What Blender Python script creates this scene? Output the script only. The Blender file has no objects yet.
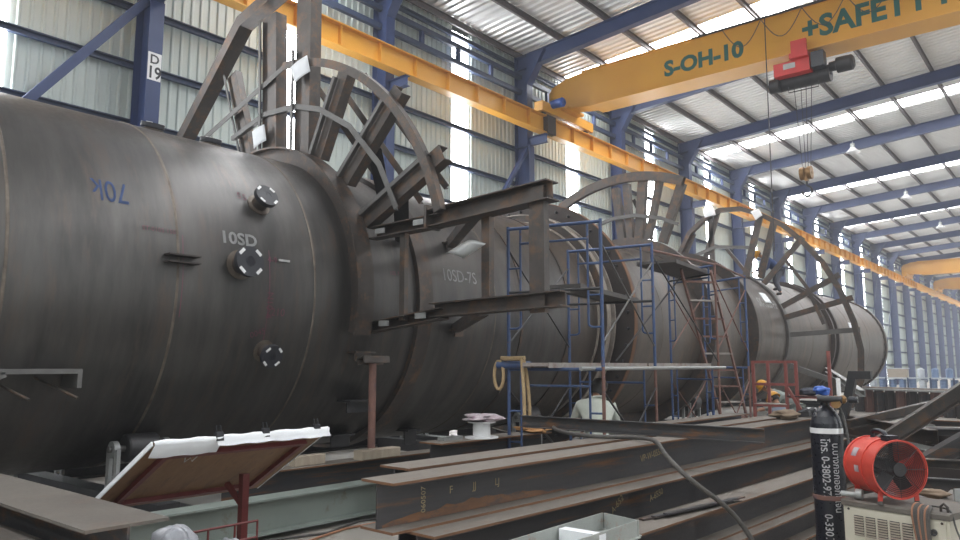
import bpy, bmesh, math, random
from mathutils import Vector, Matrix
random.seed(7)
R = math.radians
scn = bpy.context.scene
COL = scn.collection

# ---------------------------------------------------------------- camera
PITCH, YAW, FPX = R(7.3155), R(39.727), 740.0
cam_data = bpy.data.cameras.new('camera')
cam = bpy.data.objects.new('camera', cam_data)
COL.objects.link(cam)
cam.location = (0, 0, 1.7)
cam.rotation_euler = (math.pi/2 + PITCH, 0, YAW)
cam_data.sensor_width = 36.0
cam_data.lens = 36.0*FPX/960.0
cam_data.clip_end = 400
scn.camera = cam

# ---------------------------------------------------------------- world, exposure
SKYLIGHT = 15.0      # radiance of the backlit roof sheets
WALLSTRIP = 14.0      # radiance of the backlit wall sheets
world = bpy.data.worlds.new('world')
scn.world = world
world.use_nodes = True
wb = world.node_tree.nodes['Background']
wb.inputs[0].default_value = (0.86, 0.92, 1.0, 1)
wb.inputs[1].default_value = 3.0
# thin dusty haze in the hall air
vs_ = world.node_tree.nodes.new('ShaderNodeVolumeScatter')
vs_.inputs['Color'].default_value = (0.95, 0.97, 1.0, 1)
vs_.inputs['Density'].default_value = 0.0026
vs_.inputs['Anisotropy'].default_value = 0.2
world.node_tree.links.new(vs_.outputs[0], world.node_tree.nodes['World Output'].inputs['Volume'])
scn.view_settings.view_transform = 'Standard'
scn.view_settings.look = 'None'
scn.view_settings.exposure = 0.30
scn.view_settings.gamma = 1.0
scn.view_settings.use_curve_mapping = False

# ---------------------------------------------------------------- materials
def new_mat(name):
    m = bpy.data.materials.new(name)
    m.use_nodes = True
    nt = m.node_tree
    return m, nt, nt.nodes['Principled BSDF']

def rgb(c):
    return (c[0], c[1], c[2], 1)

def surf(name, c1, c2=None, c3=None, rough=0.5, metal=0.0, scale=(3, 3, 3), fine=40.0,
         rust=None, rust_amt=0.5, bump=0.0, spec=0.5):
    """Mottled procedural surface: two base tones, optional third tone or rust in patches."""
    m, nt, b = new_mat(name)
    N, L = nt.nodes, nt.links
    c2 = c2 or tuple(x*0.8 for x in c1)
    tc = N.new('ShaderNodeTexCoord')
    mp = N.new('ShaderNodeMapping')
    mp.inputs['Scale'].default_value = scale
    L.new(tc.outputs['Object'], mp.inputs['Vector'])
    n1 = N.new('ShaderNodeTexNoise')
    n1.inputs['Scale'].default_value = 1.0
    n1.inputs['Detail'].default_value = 6
    n1.inputs['Roughness'].default_value = 0.65
    L.new(mp.outputs[0], n1.inputs['Vector'])
    r1 = N.new('ShaderNodeValToRGB')
    r1.color_ramp.elements[0].position = 0.33
    r1.color_ramp.elements[1].position = 0.67
    r1.color_ramp.elements[0].color = rgb(c1)
    r1.color_ramp.elements[1].color = rgb(c2)
    L.new(n1.outputs['Fac'], r1.inputs[0])
    out = r1.outputs[0]
    if rust:
        n2 = N.new('ShaderNodeTexNoise')
        n2.inputs['Scale'].default_value = 2.3
        n2.inputs['Detail'].default_value = 8
        n2.inputs['Roughness'].default_value = 0.7
        L.new(mp.outputs[0], n2.inputs['Vector'])
        r2 = N.new('ShaderNodeValToRGB')
        r2.color_ramp.elements[0].position = 0.62 - 0.25*rust_amt
        r2.color_ramp.elements[1].position = 0.78 - 0.25*rust_amt
        L.new(n2.outputs['Fac'], r2.inputs[0])
        mx = N.new('ShaderNodeMix')
        mx.data_type = 'RGBA'
        L.new(r2.outputs[0], mx.inputs['Factor'])
        L.new(out, mx.inputs['A'])
        mx.inputs['B'].default_value = rgb(rust)
        out = mx.outputs['Result']
    L.new(out, b.inputs['Base Color'])
    nf = N.new('ShaderNodeTexNoise')
    nf.inputs['Scale'].default_value = fine
    nf.inputs['Detail'].default_value = 3
    L.new(tc.outputs['Object'], nf.inputs['Vector'])
    mr = N.new('ShaderNodeMapRange')
    mr.inputs['To Min'].default_value = max(0.05, rough-0.1)
    mr.inputs['To Max'].default_value = min(1.0, rough+0.1)
    L.new(nf.outputs['Fac'], mr.inputs['Value'])
    L.new(mr.outputs[0], b.inputs['Roughness'])
    b.inputs['Metallic'].default_value = metal
    b.inputs['Specular IOR Level'].default_value = spec
    if bump:
        bp = N.new('ShaderNodeBump')
        bp.inputs['Strength'].default_value = bump
        bp.inputs['Distance'].default_value = 0.01
        L.new(nf.outputs['Fac'], bp.inputs['Height'])
        L.new(bp.outputs[0], b.inputs['Normal'])
    return m

def glow(name, c, s):
    m, nt, b = new_mat(name)
    b.inputs['Base Color'].default_value = (0.8, 0.82, 0.85, 1)
    b.inputs['Roughness'].default_value = 0.5
    b.inputs['Emission Color'].default_value = rgb(c)
    b.inputs['Emission Strength'].default_value = s
    return m

M = {}
M['cladding'] = surf('cladding', (0.54, 0.60, 0.575), (0.48, 0.54, 0.515), rough=0.5, scale=(.3, .3, .2))
M['roof'] = surf('roof_sheet', (0.84, 0.84, 0.83), (0.75, 0.74, 0.73), rough=0.36, metal=0.32, scale=(.5, .15, .5))
M['skylight'] = glow('skylight_sheet', (0.97, 0.985, 1.0), SKYLIGHT)
M['strip'] = glow('wall_strip_sheet', (0.97, 0.985, 1.0), WALLSTRIP)
M['blue'] = surf('blue_paint', (0.020, 0.040, 0.125), (0.03, 0.052, 0.15), rough=0.45, scale=(1, 1, 1))
M['navy'] = surf('girt_paint', (0.032, 0.05, 0.105), (0.045, 0.066, 0.125), rough=0.5)
M['purlin'] = surf('purlin_paint', (0.09, 0.075, 0.075), (0.12, 0.10, 0.10), rough=0.6)
M['yellow'] = surf('crane_yellow', (0.72, 0.36, 0.04), (0.66, 0.31, 0.035), rough=0.4, scale=(.6, .6, .6))
M['green_text'] = surf('dark_green_paint', (0.015, 0.10, 0.085), (0.02, 0.12, 0.10), rough=0.5)
M['concrete'] = surf('concrete_floor', (0.36, 0.34, 0.305), (0.28, 0.26, 0.235), rough=0.75, scale=(.6, .6, .6), bump=.2,
                     rust=(.17, .13, .10), rust_amt=.35)
M['vessel'] = surf('mill_plate', (0.052, 0.050, 0.049), (0.110, 0.104, 0.10), rough=0.38, metal=0.5, scale=(.5, 2.6, .5),
                   rust=(.11, .088, .076), rust_amt=.35, fine=18)
M['vessel_far'] = surf('mill_plate_brown', (0.068, 0.058, 0.051), (0.125, 0.107, 0.094), rough=0.42, metal=0.5, scale=(.35, 1.5, .35),
                       rust=(.15, .11, .085), rust_amt=.4, fine=18)
M['weld'] = surf('weld_bead', (0.20, 0.17, 0.14), (0.10, 0.08, 0.065), rough=0.5, metal=0.5, scale=(5, 5, 5))
M['bright_edge'] = surf('ground_edge', (0.42, 0.38, 0.33), (0.26, 0.22, 0.19), rough=0.45, metal=0.3, scale=(4, 4, 4))
M['ring'] = surf('ring_steel', (0.062, 0.055, 0.052), (0.095, 0.08, 0.072), rough=0.45, metal=0.5, scale=(2, 2, 2),
                 rust=(.17, .10, .065), rust_amt=.45)
M['steel'] = surf('frame_steel', (0.062, 0.055, 0.052), (0.105, 0.092, 0.084), rough=0.45, metal=0.45, scale=(2, 2, 2),
                  rust=(.16, .095, .06), rust_amt=.5)
M['steel_light'] = surf('bare_angle_steel', (0.135, 0.132, 0.128), (0.10, 0.097, 0.093), rough=0.5, metal=0.2, scale=(3, 3, 3))
M['rusty'] = surf('rusty_red_face', (0.058, 0.044, 0.04), (0.046, 0.039, 0.037), rough=0.6, metal=0.3, scale=(2, 2, 2))
M['beam'] = surf('rolled_beam_steel', (0.062, 0.060, 0.064), (0.10, 0.096, 0.098), rough=0.5, metal=0.45, scale=(1.2, .35, 5),
                 rust=(.22, .105, .05), rust_amt=.42)
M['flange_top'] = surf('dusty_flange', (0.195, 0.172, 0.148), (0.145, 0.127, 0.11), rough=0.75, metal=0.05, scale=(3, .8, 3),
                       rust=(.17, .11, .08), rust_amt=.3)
M['edge_rust'] = surf('rusty_flange_edge', (0.20, 0.095, 0.045), (0.14, 0.072, 0.042), rough=0.7, metal=0.1, scale=(2, 1, 2))
M['greyplate'] = surf('dusty_plate', (0.145, 0.13, 0.112), (0.11, 0.097, 0.085), rough=0.7, metal=.05, scale=(2, 2, 2),
                      rust=(.14, .10, .08), rust_amt=.25)
M['rail_green'] = surf('grey_green_paint', (0.25, 0.285, 0.26), (0.21, 0.245, 0.225), rough=0.5, scale=(1.5, 1.5, 1.5),
                       rust=(.14, .085, .05), rust_amt=.08)
M['plywood'] = surf('plywood', (0.27, 0.155, 0.075), (0.20, 0.11, 0.055), rough=0.65, scale=(2, 9, 2),
                    rust=(.15, .085, .05), rust_amt=.35)
M['red_oxide'] = surf('red_oxide_paint', (0.16, 0.028, 0.025), (0.115, 0.025, 0.024), rough=0.5)
M['paper'] = surf('paper', (0.82, 0.84, 0.86), (0.74, 0.76, 0.79), rough=0.8)
M['paper_edge'] = surf('paper_under', (0.70, 0.72, 0.75), (0.62, 0.65, 0.69), rough=0.8)
M['clip'] = surf('black_clip', (0.04, 0.04, 0.045), rough=0.35, metal=.5)
M['scaf_blue'] = surf('scaffold_blue', (0.04, 0.075, 0.19), (0.06, 0.10, 0.20), rough=0.5, scale=(8, 8, 8), rust=(.20, .10, .07), rust_amt=.18)
M['scaf_red'] = surf('scaffold_rust', (0.22, 0.11, 0.085), (0.16, 0.085, 0.07), rough=0.65, scale=(6, 6, 6), rust=(.10, .10, .16), rust_amt=.2)
M['galv'] = surf('galvanised', (0.42, 0.43, 0.42), (0.32, 0.33, 0.33), rough=0.45, metal=0.5, scale=(4, 4, 4))
M['tray'] = surf('grey_tray_steel', (0.40, 0.42, 0.40), (0.31, 0.33, 0.315), rough=0.5, metal=0.2, scale=(4, 4, 4), rust=(.35, .15, .07), rust_amt=.12)
M['plank'] = surf('scaffold_plank', (0.40, 0.37, 0.34), (0.28, 0.24, 0.22), rough=0.6, metal=.2, scale=(3, 3, 3), rust=(.20, .12, .09), rust_amt=.4)
M['darkplank'] = surf('dark_plank', (0.075, 0.07, 0.068), (0.11, 0.10, 0.095), rough=0.6, metal=.2)
M['wood'] = surf('timber', (0.42, 0.36, 0.28), (0.33, 0.27, 0.21), rough=0.75, scale=(2, 12, 2))
M['black'] = surf('black_paint', (0.012, 0.013, 0.02), (0.02, 0.021, 0.028), rough=0.3)
M['dark_iron'] = surf('dark_iron', (0.035, 0.035, 0.04), (0.06, 0.058, 0.06), rough=0.45, metal=.4)
M['flange_dark'] = surf('flange_dark_paint', (0.022, 0.023, 0.03), (0.03, 0.031, 0.038), rough=0.5)
M['white'] = surf('white_paint', (0.80, 0.80, 0.80), (0.72, 0.72, 0.73), rough=0.5)
M['chalk'] = surf('white_stencil', (0.62, 0.62, 0.62), (0.36, 0.36, 0.36), rough=0.8, scale=(9, 9, 9))
M['chalk_y'] = surf('yellow_chalk', (0.42, 0.33, 0.18), (0.30, 0.24, 0.15), rough=0.8, scale=(20, 20, 20))
M['chalk_blue'] = surf('blue_chalk', (0.10, 0.16, 0.36), rough=0.8)
M['chalk_pink'] = surf('pink_chalk', (0.22, 0.075, 0.11), (0.16, 0.06, 0.085), rough=0.8)
M['red_fan'] = surf('fan_red', (0.62, 0.075, 0.05), (0.52, 0.06, 0.045), rough=0.4, scale=(4, 4, 4))
M['red_hoist'] = surf('hoist_red', (0.62, 0.04, 0.035), (0.5, 0.035, 0.03), rough=0.4)
M['cream'] = surf('cream_enamel', (0.56, 0.53, 0.44), (0.49, 0.46, 0.38), rough=0.5, scale=(3, 3, 3), rust=(.30, .22, .14), rust_amt=.12)
M['brass'] = surf('brass', (0.33, 0.19, 0.08), (0.24, 0.14, 0.06), rough=0.4, metal=.6)
M['blue_plastic'] = surf('blue_plastic', (0.03, 0.11, 0.45), rough=0.4)
M['rubber'] = surf('rubber_hose', (0.05, 0.048, 0.047), (0.09, 0.085, 0.08), rough=0.6, scale=(10, 10, 10))
M['hose_grey'] = surf('dusty_hose', (0.10, 0.092, 0.085), (0.07, 0.065, 0.06), rough=0.7, scale=(10, 10, 10))
M['copper'] = surf('copper_cable', (0.40, 0.19, 0.11), (0.30, 0.15, 0.09), rough=0.5, metal=.2)
M['sling'] = surf('webbing', (0.50, 0.36, 0.20), (0.40, 0.28, 0.15), rough=0.85, scale=(12, 12, 12))
M['sack'] = surf('brown_sacking', (0.24, 0.18, 0.125), (0.18, 0.13, 0.09), rough=.9, scale=(9, 9, 9))
M['bag'] = surf('clear_bag', (0.36, 0.37, 0.40), (0.24, 0.25, 0.28), rough=0.3, scale=(5, 5, 5))
M['foil'] = surf('crumpled_foil', (0.60, 0.56, 0.58), (0.30, 0.20, 0.24), rough=0.4, metal=.2, scale=(14, 14, 14))
M['rag'] = surf('orange_rag', (0.62, 0.34, 0.14), (0.48, 0.25, 0.11), rough=0.85)
M['skin'] = surf('skin', (0.36, 0.19, 0.12), (0.32, 0.165, 0.10), rough=0.55)
M['hair'] = surf('black_hair', (0.012, 0.010, 0.009), rough=0.5)
M['navy_cloth'] = surf('navy_coverall', (0.03, 0.055, 0.15), (0.04, 0.07, 0.18), rough=0.85)
M['grey_cloth'] = surf('grey_trousers', (0.10, 0.11, 0.14), (0.075, 0.08, 0.10), rough=0.85)
M['white_cloth'] = surf('white_shirt', (0.62, 0.65, 0.58), (0.52, 0.55, 0.49), rough=0.85, scale=(3, 3, 3))
M['denim'] = surf('denim', (0.17, 0.20, 0.26), (0.13, 0.155, 0.20), rough=0.85)
M['sage_cloth'] = surf('grey_green_shirt', (0.25, 0.28, 0.26), (0.20, 0.225, 0.21), rough=0.85)
M['helmet'] = surf('yellow_helmet', (0.72, 0.34, 0.02), rough=0.35)
M['boot'] = surf('boots', (0.03, 0.027, 0.025), rough=0.6)
M['drum_blue'] = surf('blue_primer', (0.12, 0.18, 0.30), (0.15, 0.21, 0.33), rough=0.5)
M['drum_pale'] = surf('pale_primer', (0.48, 0.52, 0.56), (0.40, 0.44, 0.48), rough=0.5)
M['tan'] = surf('tan_sheet', (0.36, 0.31, 0.26), (0.31, 0.27, 0.22), rough=0.7)

# ---------------------------------------------------------------- mesh builder
class MB:
    def __init__(self):
        self.v, self.f, self.sm = [], [], []
    def add(self, vs, fs, smooth=False):
        o = len(self.v)
        self.v += [Vector(p) for p in vs]
        self.f += [tuple(i+o for i in f) for f in fs]
        self.sm += [smooth]*len(fs)
        return self
    def box(self, c, s, m=None):
        x, y, z = s[0]/2, s[1]/2, s[2]/2
        vs = [Vector((i*x, j*y, k*z)) for i in (-1, 1) for j in (-1, 1) for k in (-1, 1)]
        if m is not None:
            vs = [m @ p for p in vs]
        c = Vector(c)
        return self.add([p+c for p in vs], [(0, 1, 3, 2), (4, 6, 7, 5), (0, 4, 5, 1), (2, 3, 7, 6), (0, 2, 6, 4), (1, 5, 7, 3)])
    def bb(self, a, b):
        return self.box([(p+q)/2 for p, q in zip(a, b)], [abs(q-p) for p, q in zip(a, b)])
    def tube(self, pts, r, n=8, caps=True):
        pts = [Vector(p) for p in pts]
        rs = r if isinstance(r, (list, tuple)) else [r]*len(pts)
        rings = []
        u = None
        for i, p in enumerate(pts):
            d = (pts[min(i+1, len(pts)-1)]-pts[max(i-1, 0)]).normalized()
            if u is None:
                h = Vector((0, 0, 1)) if abs(d.z) < 0.9 else Vector((1, 0, 0))
                u = d.cross(h).normalized()
            else:
                u = (u-d*u.dot(d)).normalized()
            w = d.cross(u)
            rings.append([p+(u*math.cos(t)+w*math.sin(t))*rs[i] for t in [2*math.pi*k/n for k in range(n)]])
        vs = [q for g in rings for q in g]
        fs = [(i*n+k, i*n+(k+1) % n, (i+1)*n+(k+1) % n, (i+1)*n+k) for i in range(len(pts)-1) for k in range(n)]
        self.add(vs, fs, n > 5)
        if caps:
            o = len(self.v)-len(vs)
            self.add(rings[0][::-1], [tuple(range(n))])
            self.add(rings[-1], [tuple(range(n))])
        return self
    def prism(self, p0, p1, prof, up=(0, 0, 1)):
        """extrude 2D profile (a: sideways, b: along up) from p0 to p1"""
        p0, p1 = Vector(p0), Vector(p1)
        d = (p1-p0).normalized()
        up = Vector(up)
        s = d.cross(up).normalized()
        u = s.cross(d).normalized()
        n = len(prof)
        r0 = [p0+s*a+u*b for a, b in prof]
        r1 = [p1+s*a+u*b for a, b in prof]
        self.add(r0+r1, [(k, (k+1) % n, n+(k+1) % n, n+k) for k in range(n)] + [tuple(range(n))[::-1], tuple(range(n, 2*n))])
        return self
    def path(self, pts, prof, nrm):
        """sweep a closed 2D profile along a planar path; a along in-plane normal, b along nrm"""
        pts = [Vector(p) for p in pts]
        nrm = Vector(nrm).normalized()
        n = len(prof)
        rings = []
        for i, p in enumerate(pts):
            d0 = (p-pts[i-1]).normalized() if i else None
            d1 = (pts[i+1]-p).normalized() if i < len(pts)-1 else None
            d = ((d0 or d1)+(d1 or d0)).normalized()
            s = d.cross(nrm).normalized()
            k = 1.0
            if d0 and d1:
                k = 1.0/max(0.5, d.dot(d1))
            rings.append([p+s*a*k+nrm*b for a, b in prof])
        vs = [q for g in rings for q in g]
        fs = [(i*n+k, i*n+(k+1) % n, (i+1)*n+(k+1) % n, (i+1)*n+k) for i in range(len(pts)-1) for k in range(n)]
        fs += [tuple(range(n))[::-1], tuple(range((len(pts)-1)*n, len(pts)*n))]
        return self.add(vs, fs)
    def lathe(self, prof, c, axis='y', n=48, a0=0.0, a1=360.0, smooth=True, closed=False):
        """prof: list of (t, r): t along axis, r radius; angle measured from +X (axis y) toward +Z"""
        full = abs(a1-a0) >= 359.9
        m = n if full else n+1
        c = Vector(c)
        vs = []
        for t, r in prof:
            for k in range(m):
                a = R(a0+(a1-a0)*k/n)
                if axis == 'y':
                    vs.append(c+Vector((r*math.cos(a), t, r*math.sin(a))))
                elif axis == 'z':
                    vs.append(c+Vector((r*math.cos(a), r*math.sin(a), t)))
                else:
                    vs.append(c+Vector((t, r*math.cos(a), r*math.sin(a))))
        P = len(prof)
        for i in range(P if closed else P-1):
            j = (i+1) % P
            fs = []
            for k in range(n):
                k2 = (k+1) % m if full else k+1
                fs.append((i*m+k, i*m+k2, j*m+k2, j*m+k))
            # separate rows so that edges between rows stay crisp
            ids = sorted({q for f in fs for q in f})
            mp = {q: w for w, q in enumerate(ids)}
            self.add([vs[q] for q in ids], [tuple(mp[q] for q in f) for f in fs], smooth)
        if not full and closed:
            self.add([vs[i*m] for i in range(P)], [tuple(range(P))])
            self.add([vs[i*m+n] for i in range(P)], [tuple(range(P))[::-1]])
        return self
    def disc(self, c, r, axis='y', n=32):
        c = Vector(c)
        f = {'y': lambda a: Vector((math.cos(a), 0, math.sin(a))), 'z': lambda a: Vector((math.cos(a), math.sin(a), 0)),
             'x': lambda a: Vector((0, math.cos(a), math.sin(a)))}[axis]
        return self.add([c+f(2*math.pi*k/n)*r for k in range(n)], [tuple(range(n))])
    def xf(self, mat, start=0):
        for i in range(start, len(self.v)):
            self.v[i] = mat @ self.v[i]
        return self
    def mesh(self, name, mat):
        me = bpy.data.meshes.new(name)
        me.from_pydata([tuple(p) for p in self.v], [], self.f)
        mats = mat if isinstance(mat, (list, tuple)) else [mat]
        for q in mats:
            me.materials.append(q)
        for p, s in zip(me.polygons, self.sm):
            p.use_smooth = s
        bm = bmesh.new()
        bm.from_mesh(me)
        bmesh.ops.recalc_face_normals(bm, faces=bm.faces)
        bm.to_mesh(bm and me)
        bm.free()
        return me

def H_prof(h, w, tf, tw):
    a, b = w/2, h/2
    return [(-a, -b), (a, -b), (a, -b+tf), (tw/2, -b+tf), (tw/2, b-tf), (a, b-tf), (a, b), (-a, b), (-a, b-tf), (-tw/2, b-tf), (-tw/2, -b+tf), (-a, -b+tf)]
def C_prof(h, w, t):
    a, b = w/2, h/2
    return [(-a, -b), (a, -b), (a, -b+t), (-a+t, -b+t), (-a+t, b-t), (a, b-t), (a, b), (-a, b)]
def L_prof(h, w, t):
    a, b = w/2, h/2
    return [(-a, -b), (a, -b), (a, -b+t), (-a+t, -b+t), (-a+t, b), (-a, b)]
def rect(w, h):
    return [(-w/2, -h/2), (w/2, -h/2), (w/2, h/2), (-w/2, h/2)]

# ---------------------------------------------------------------- object helpers
def thing(name, label, cat, loc=(0, 0, 0), group=None, rot=None):
    o = bpy.data.objects.new(name, None)
    COL.objects.link(o)
    o.empty_display_size = 0.2
    o.location = loc
    if rot:
        o.rotation_euler = rot
    o['label'] = label
    o['category'] = cat
    if group:
        o['group'] = group
    return o

def origin(o):
    p = Vector((0, 0, 0))
    while o:
        p += o.location
        o = o.parent
    return p

def part(name, mb, mat, parent=None, label=None, local=False, kind=None):
    """mesh child; coordinates in mb are world coordinates unless local"""
    if isinstance(mb, MB):
        if parent is not None and not local:
            off = origin(parent)
            mb.v = [p-off for p in mb.v]
        me = mb.mesh(name, mat)
    else:
        me = mb
    o = bpy.data.objects.new(name, me)
    COL.objects.link(o)
    if parent is not None:
        o.parent = parent
    if label:
        o['label'] = label
    if kind:
        o['kind'] = kind
    return o

def solo(name, mb, mat, label, cat, base, group=None):
    """a thing that is one mesh, its origin at base"""
    b = Vector(base)
    mb.v = [p-b for p in mb.v]
    o = bpy.data.objects.new(name, mb.mesh(name, mat))
    COL.objects.link(o)
    o.location = b
    o['label'] = label
    o['category'] = cat
    if group:
        o['group'] = group
    return o

def dup(root, loc, label=None, group=None, rot=None):
    r = root.copy()
    COL.objects.link(r)
    r.location = loc
    if rot:
        r.rotation_euler = rot
    if label:
        r['label'] = label
    if group:
        r['group'] = group
    for ch in list(root.children):
        c = ch.copy()
        COL.objects.link(c)
        c.parent = r
        for g in list(ch.children):
            d = g.copy()
            COL.objects.link(d)
            d.parent = c
    return r

def struct(name, mb=None, mat=None):
    if mb is None:
        o = bpy.data.objects.new(name, None)
        COL.objects.link(o)
    else:
        o = bpy.data.objects.new(name, mb.mesh(name, mat))
        COL.objects.link(o)
    o['kind'] = 'structure'
    return o

def inst(name, me, parent, loc):
    o = bpy.data.objects.new(name, me)
    COL.objects.link(o)
    o.parent = parent
    o.location = loc
    return o

def text_mb(body, size, thick=0.004, align='LEFT', shear=0.0, bold=0.0, sx=1.0):
    cu = bpy.data.curves.new('text', 'FONT')
    cu.body = body
    cu.size = size
    cu.align_x = align
    cu.extrude = thick/2
    cu.shear = shear
    cu.offset = bold
    cu.resolution_u = 3
    tmp = bpy.data.objects.new('text', cu)
    COL.objects.link(tmp)
    dg = bpy.context.evaluated_depsgraph_get()
    me = bpy.data.meshes.new_from_object(tmp.evaluated_get(dg))
    mb = MB()
    mb.add([(v.co.x*sx, v.co.y, v.co.z) for v in me.vertices], [tuple(p.vertices) for p in me.polygons])
    bpy.data.objects.remove(tmp)
    bpy.data.curves.remove(cu)
    bpy.data.meshes.remove(me)
    return mb

def frame_mat(o, ex, ey, ez):
    return Matrix(((ex[0], ey[0], ez[0], o[0]), (ex[1], ey[1], ez[1], o[1]), (ex[2], ey[2], ez[2], o[2]), (0, 0, 0, 1)))

ORD = ['first', 'second', 'third', 'fourth', 'fifth', 'sixth', 'seventh', 'eighth', 'ninth', 'tenth', 'eleventh', 'twelfth', 'thirteenth', 'fourteenth', 'fifteenth', 'sixteenth',
       'seventeenth', 'eighteenth', 'nineteenth', 'twentieth', 'twenty-first', 'twenty-second', 'twenty-third', 'twenty-fourth', 'twenty-fifth', 'twenty-sixth', 'twenty-seventh', 'twenty-eighth']
# ================================================================= the hall
Y0, Y1 = -18.0, 122.0
XL, XR = -14.05, 14.05
BAY = 6.1
COLS = [6.36+BAY*k for k in range(-3, 20)]
SLOPE = 0.08
def roof_z(x):
    return 11.85+SLOPE*(14.0-abs(x))

fl = MB()
fl.add([(XL, Y0, 0), (XR, Y0, 0), (XR, Y1, 0), (XL, Y1, 0), (XL, Y0, -.2), (XR, Y0, -.2), (XR, Y1, -.2), (XL, Y1, -.2)],
       [(0, 1, 2, 3), (4, 7, 6, 5), (0, 4, 5, 1), (1, 5, 6, 2), (2, 6, 7, 3), (3, 7, 4, 0)])
struct('floor', fl, M['concrete'])

def rib_sheet(length, height, pitch=0.2, depth=0.035, t=0.004):
    """trapezoid ribbed cladding standing in the YZ plane, ribs toward +X, y from 0 to length"""
    mb = MB()
    ys = []
    n = int(round(length/pitch))
    p = length/n
    for i in range(n):
        y = i*p
        ys += [(y, 0), (y+p*.60, 0), (y+p*.72, depth), (y+p*.88, depth)]
    ys.append((length, 0))
    vs = [(x, y, z) for z in (0, height) for y, x in ys]
    m = len(ys)
    mb.add(vs, [(i, i+1, m+i+1, m+i) for i in range(m-1)])
    return mb

def clad_wall(name, x, flip):
    w = struct(name)
    sh = rib_sheet(BAY-.74, 11.75)
    if flip:
        sh.v = [Vector((-p.x, p.y, p.z)) for p in sh.v]
    sheet = sh.mesh('cladding_sheet', M['cladding'])
    st = rib_sheet(.74, 11.6, pitch=.24, depth=.035 if not flip else -.035).mesh('translucent_sheet', M['strip'])
    stc = rib_sheet(.74, 11.6, pitch=.24).mesh('cladding_filler', M['cladding'])
    for k, cy in enumerate(COLS):
        lit = not flip or k % 3 == 0  # unseen right wall glows every third bay, added to light the roof
        inst('cladding_sheet', sheet, w, (x, cy-BAY/2+.37+.44, 0))
        inst('translucent_sheet' if lit else 'cladding_filler', st if lit else stc, w, (x, cy+BAY/2-.37+.44, 0))
    return w

wall_left = clad_wall('wall_left', XL, False)
wall_right = clad_wall('wall_right', XR, True)

# blue steel columns, girts, upper rails and braces belong to the left wall
cm = MB()
cm.prism((.03, 0, 0), (.03, 0, 8.6), H_prof(.56, .28, .018, .012), up=(1, 0, 0))
cm.prism((0, 0, 8.6), (0, 0, 11.62), H_prof(.5, .30, .018, .012), up=(1, 0, 0))
for z in (3.0, 6.0, 8.58):
    cm.bb((-.23, -.13, z), (.29, .13, z+.015))
cm.add([(.25, -.15, 10.6), (.25, .15, 10.6), (.9, -.15, 11.62), (.9, .15, 11.62), (.25, -.15, 11.62), (.25, .15, 11.62)],
       [(0, 1, 3, 2), (0, 2, 4), (1, 5, 3), (2, 3, 5, 4), (0, 4, 5, 1)])
# crane bracket
cm.prism((.25, 0, 8.74), (.90, 0, 8.74), H_prof(.27, .16, .016, .012))
cmesh = cm.mesh('column', M['blue'])
for k, cy in enumerate(COLS):
    o = inst('column', cmesh, wall_left, (-13.6, cy, 0))
    inst('column', cmesh, wall_right, (13.6, cy, 0)).rotation_euler = (0, 0, math.pi)
    if abs(cy-6.36) < .1:
        o['label'] = 'blue column with a white plate reading D 19'
        dcol = o
pl = MB().bb((-13.289, 6.23, 7.02), (-13.282, 6.49, 7.56))
off = Vector((-13.6, 6.36, 0))
pl.v = [p-off for p in pl.v]
part('number_plate', pl, M['white'], dcol, local=True)
ex, ey, ez = Vector((0, 1, 0)), Vector((0, 0, 1)), Vector((1, 0, 0))
tx = text_mb('D', .25, .004, 'CENTER', bold=.004).xf(frame_mat((-13.280, 6.355, 7.345), ex, ey, ez))
b2 = text_mb('19', .33, .004, 'CENTER', bold=.007, sx=.85).xf(frame_mat((-13.280, 6.36, 7.06), ex, ey, ez))
tx.add(b2.v, b2.f)
tx.v = [p-off for p in tx.v]
part('plate_lettering', tx, M['black'], dcol, local=True)

for z in (1.7, 2.85, 4.0, 5.15, 6.3, 7.45, 8.6, 9.75, 11.4):
    g = MB().prism((-13.93, Y0+.2, z), (-13.93, Y1-.2, z), C_prof(.13, .10, .02))
    part('girt', g, M['navy'], wall_left)
    g = MB().prism((13.93, Y0+.2, z), (13.93, Y1-.2, z), C_prof(.13, .10, .02))
    part('girt', g, M['navy'], wall_right)
for z in (10.45, 10.95):
    part('upper_rail', MB().prism((-13.72, Y0+.2, z), (-13.72, Y1-.2, z), rect(.12, .14)), M['navy'], wall_left)
ur = MB().bb((-.05, -.06, 10.52), (.05, .06, 10.88)).mesh('rail_upright', M['blue'])
for cy in COLS:
    for f in (.25, .5, .75):
        if -4 < cy < 75:
            inst('rail_upright', ur, wall_left, (-13.72, cy+BAY*f, 0))
br = MB().prism((-13.5, 2.0, 3.0), (-13.5, 6.4, 8.85), rect(.16, .16), up=(1, 0, 0))
part('brace', br, M['blue'], wall_left)
br = MB().prism((-13.5, 14.9, 3.6), (-13.5, 18.75, 8.75), rect(.12, .12), up=(1, 0, 0))
part('brace', br, M['blue'], wall_left)
for cy in COLS[8:14]:
    part('brace', MB().tube([(-13.5, cy+.2, 1.0), (-13.5, cy+BAY-.2, 8.6)], .03, 6), M['navy'], wall_left)

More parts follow.
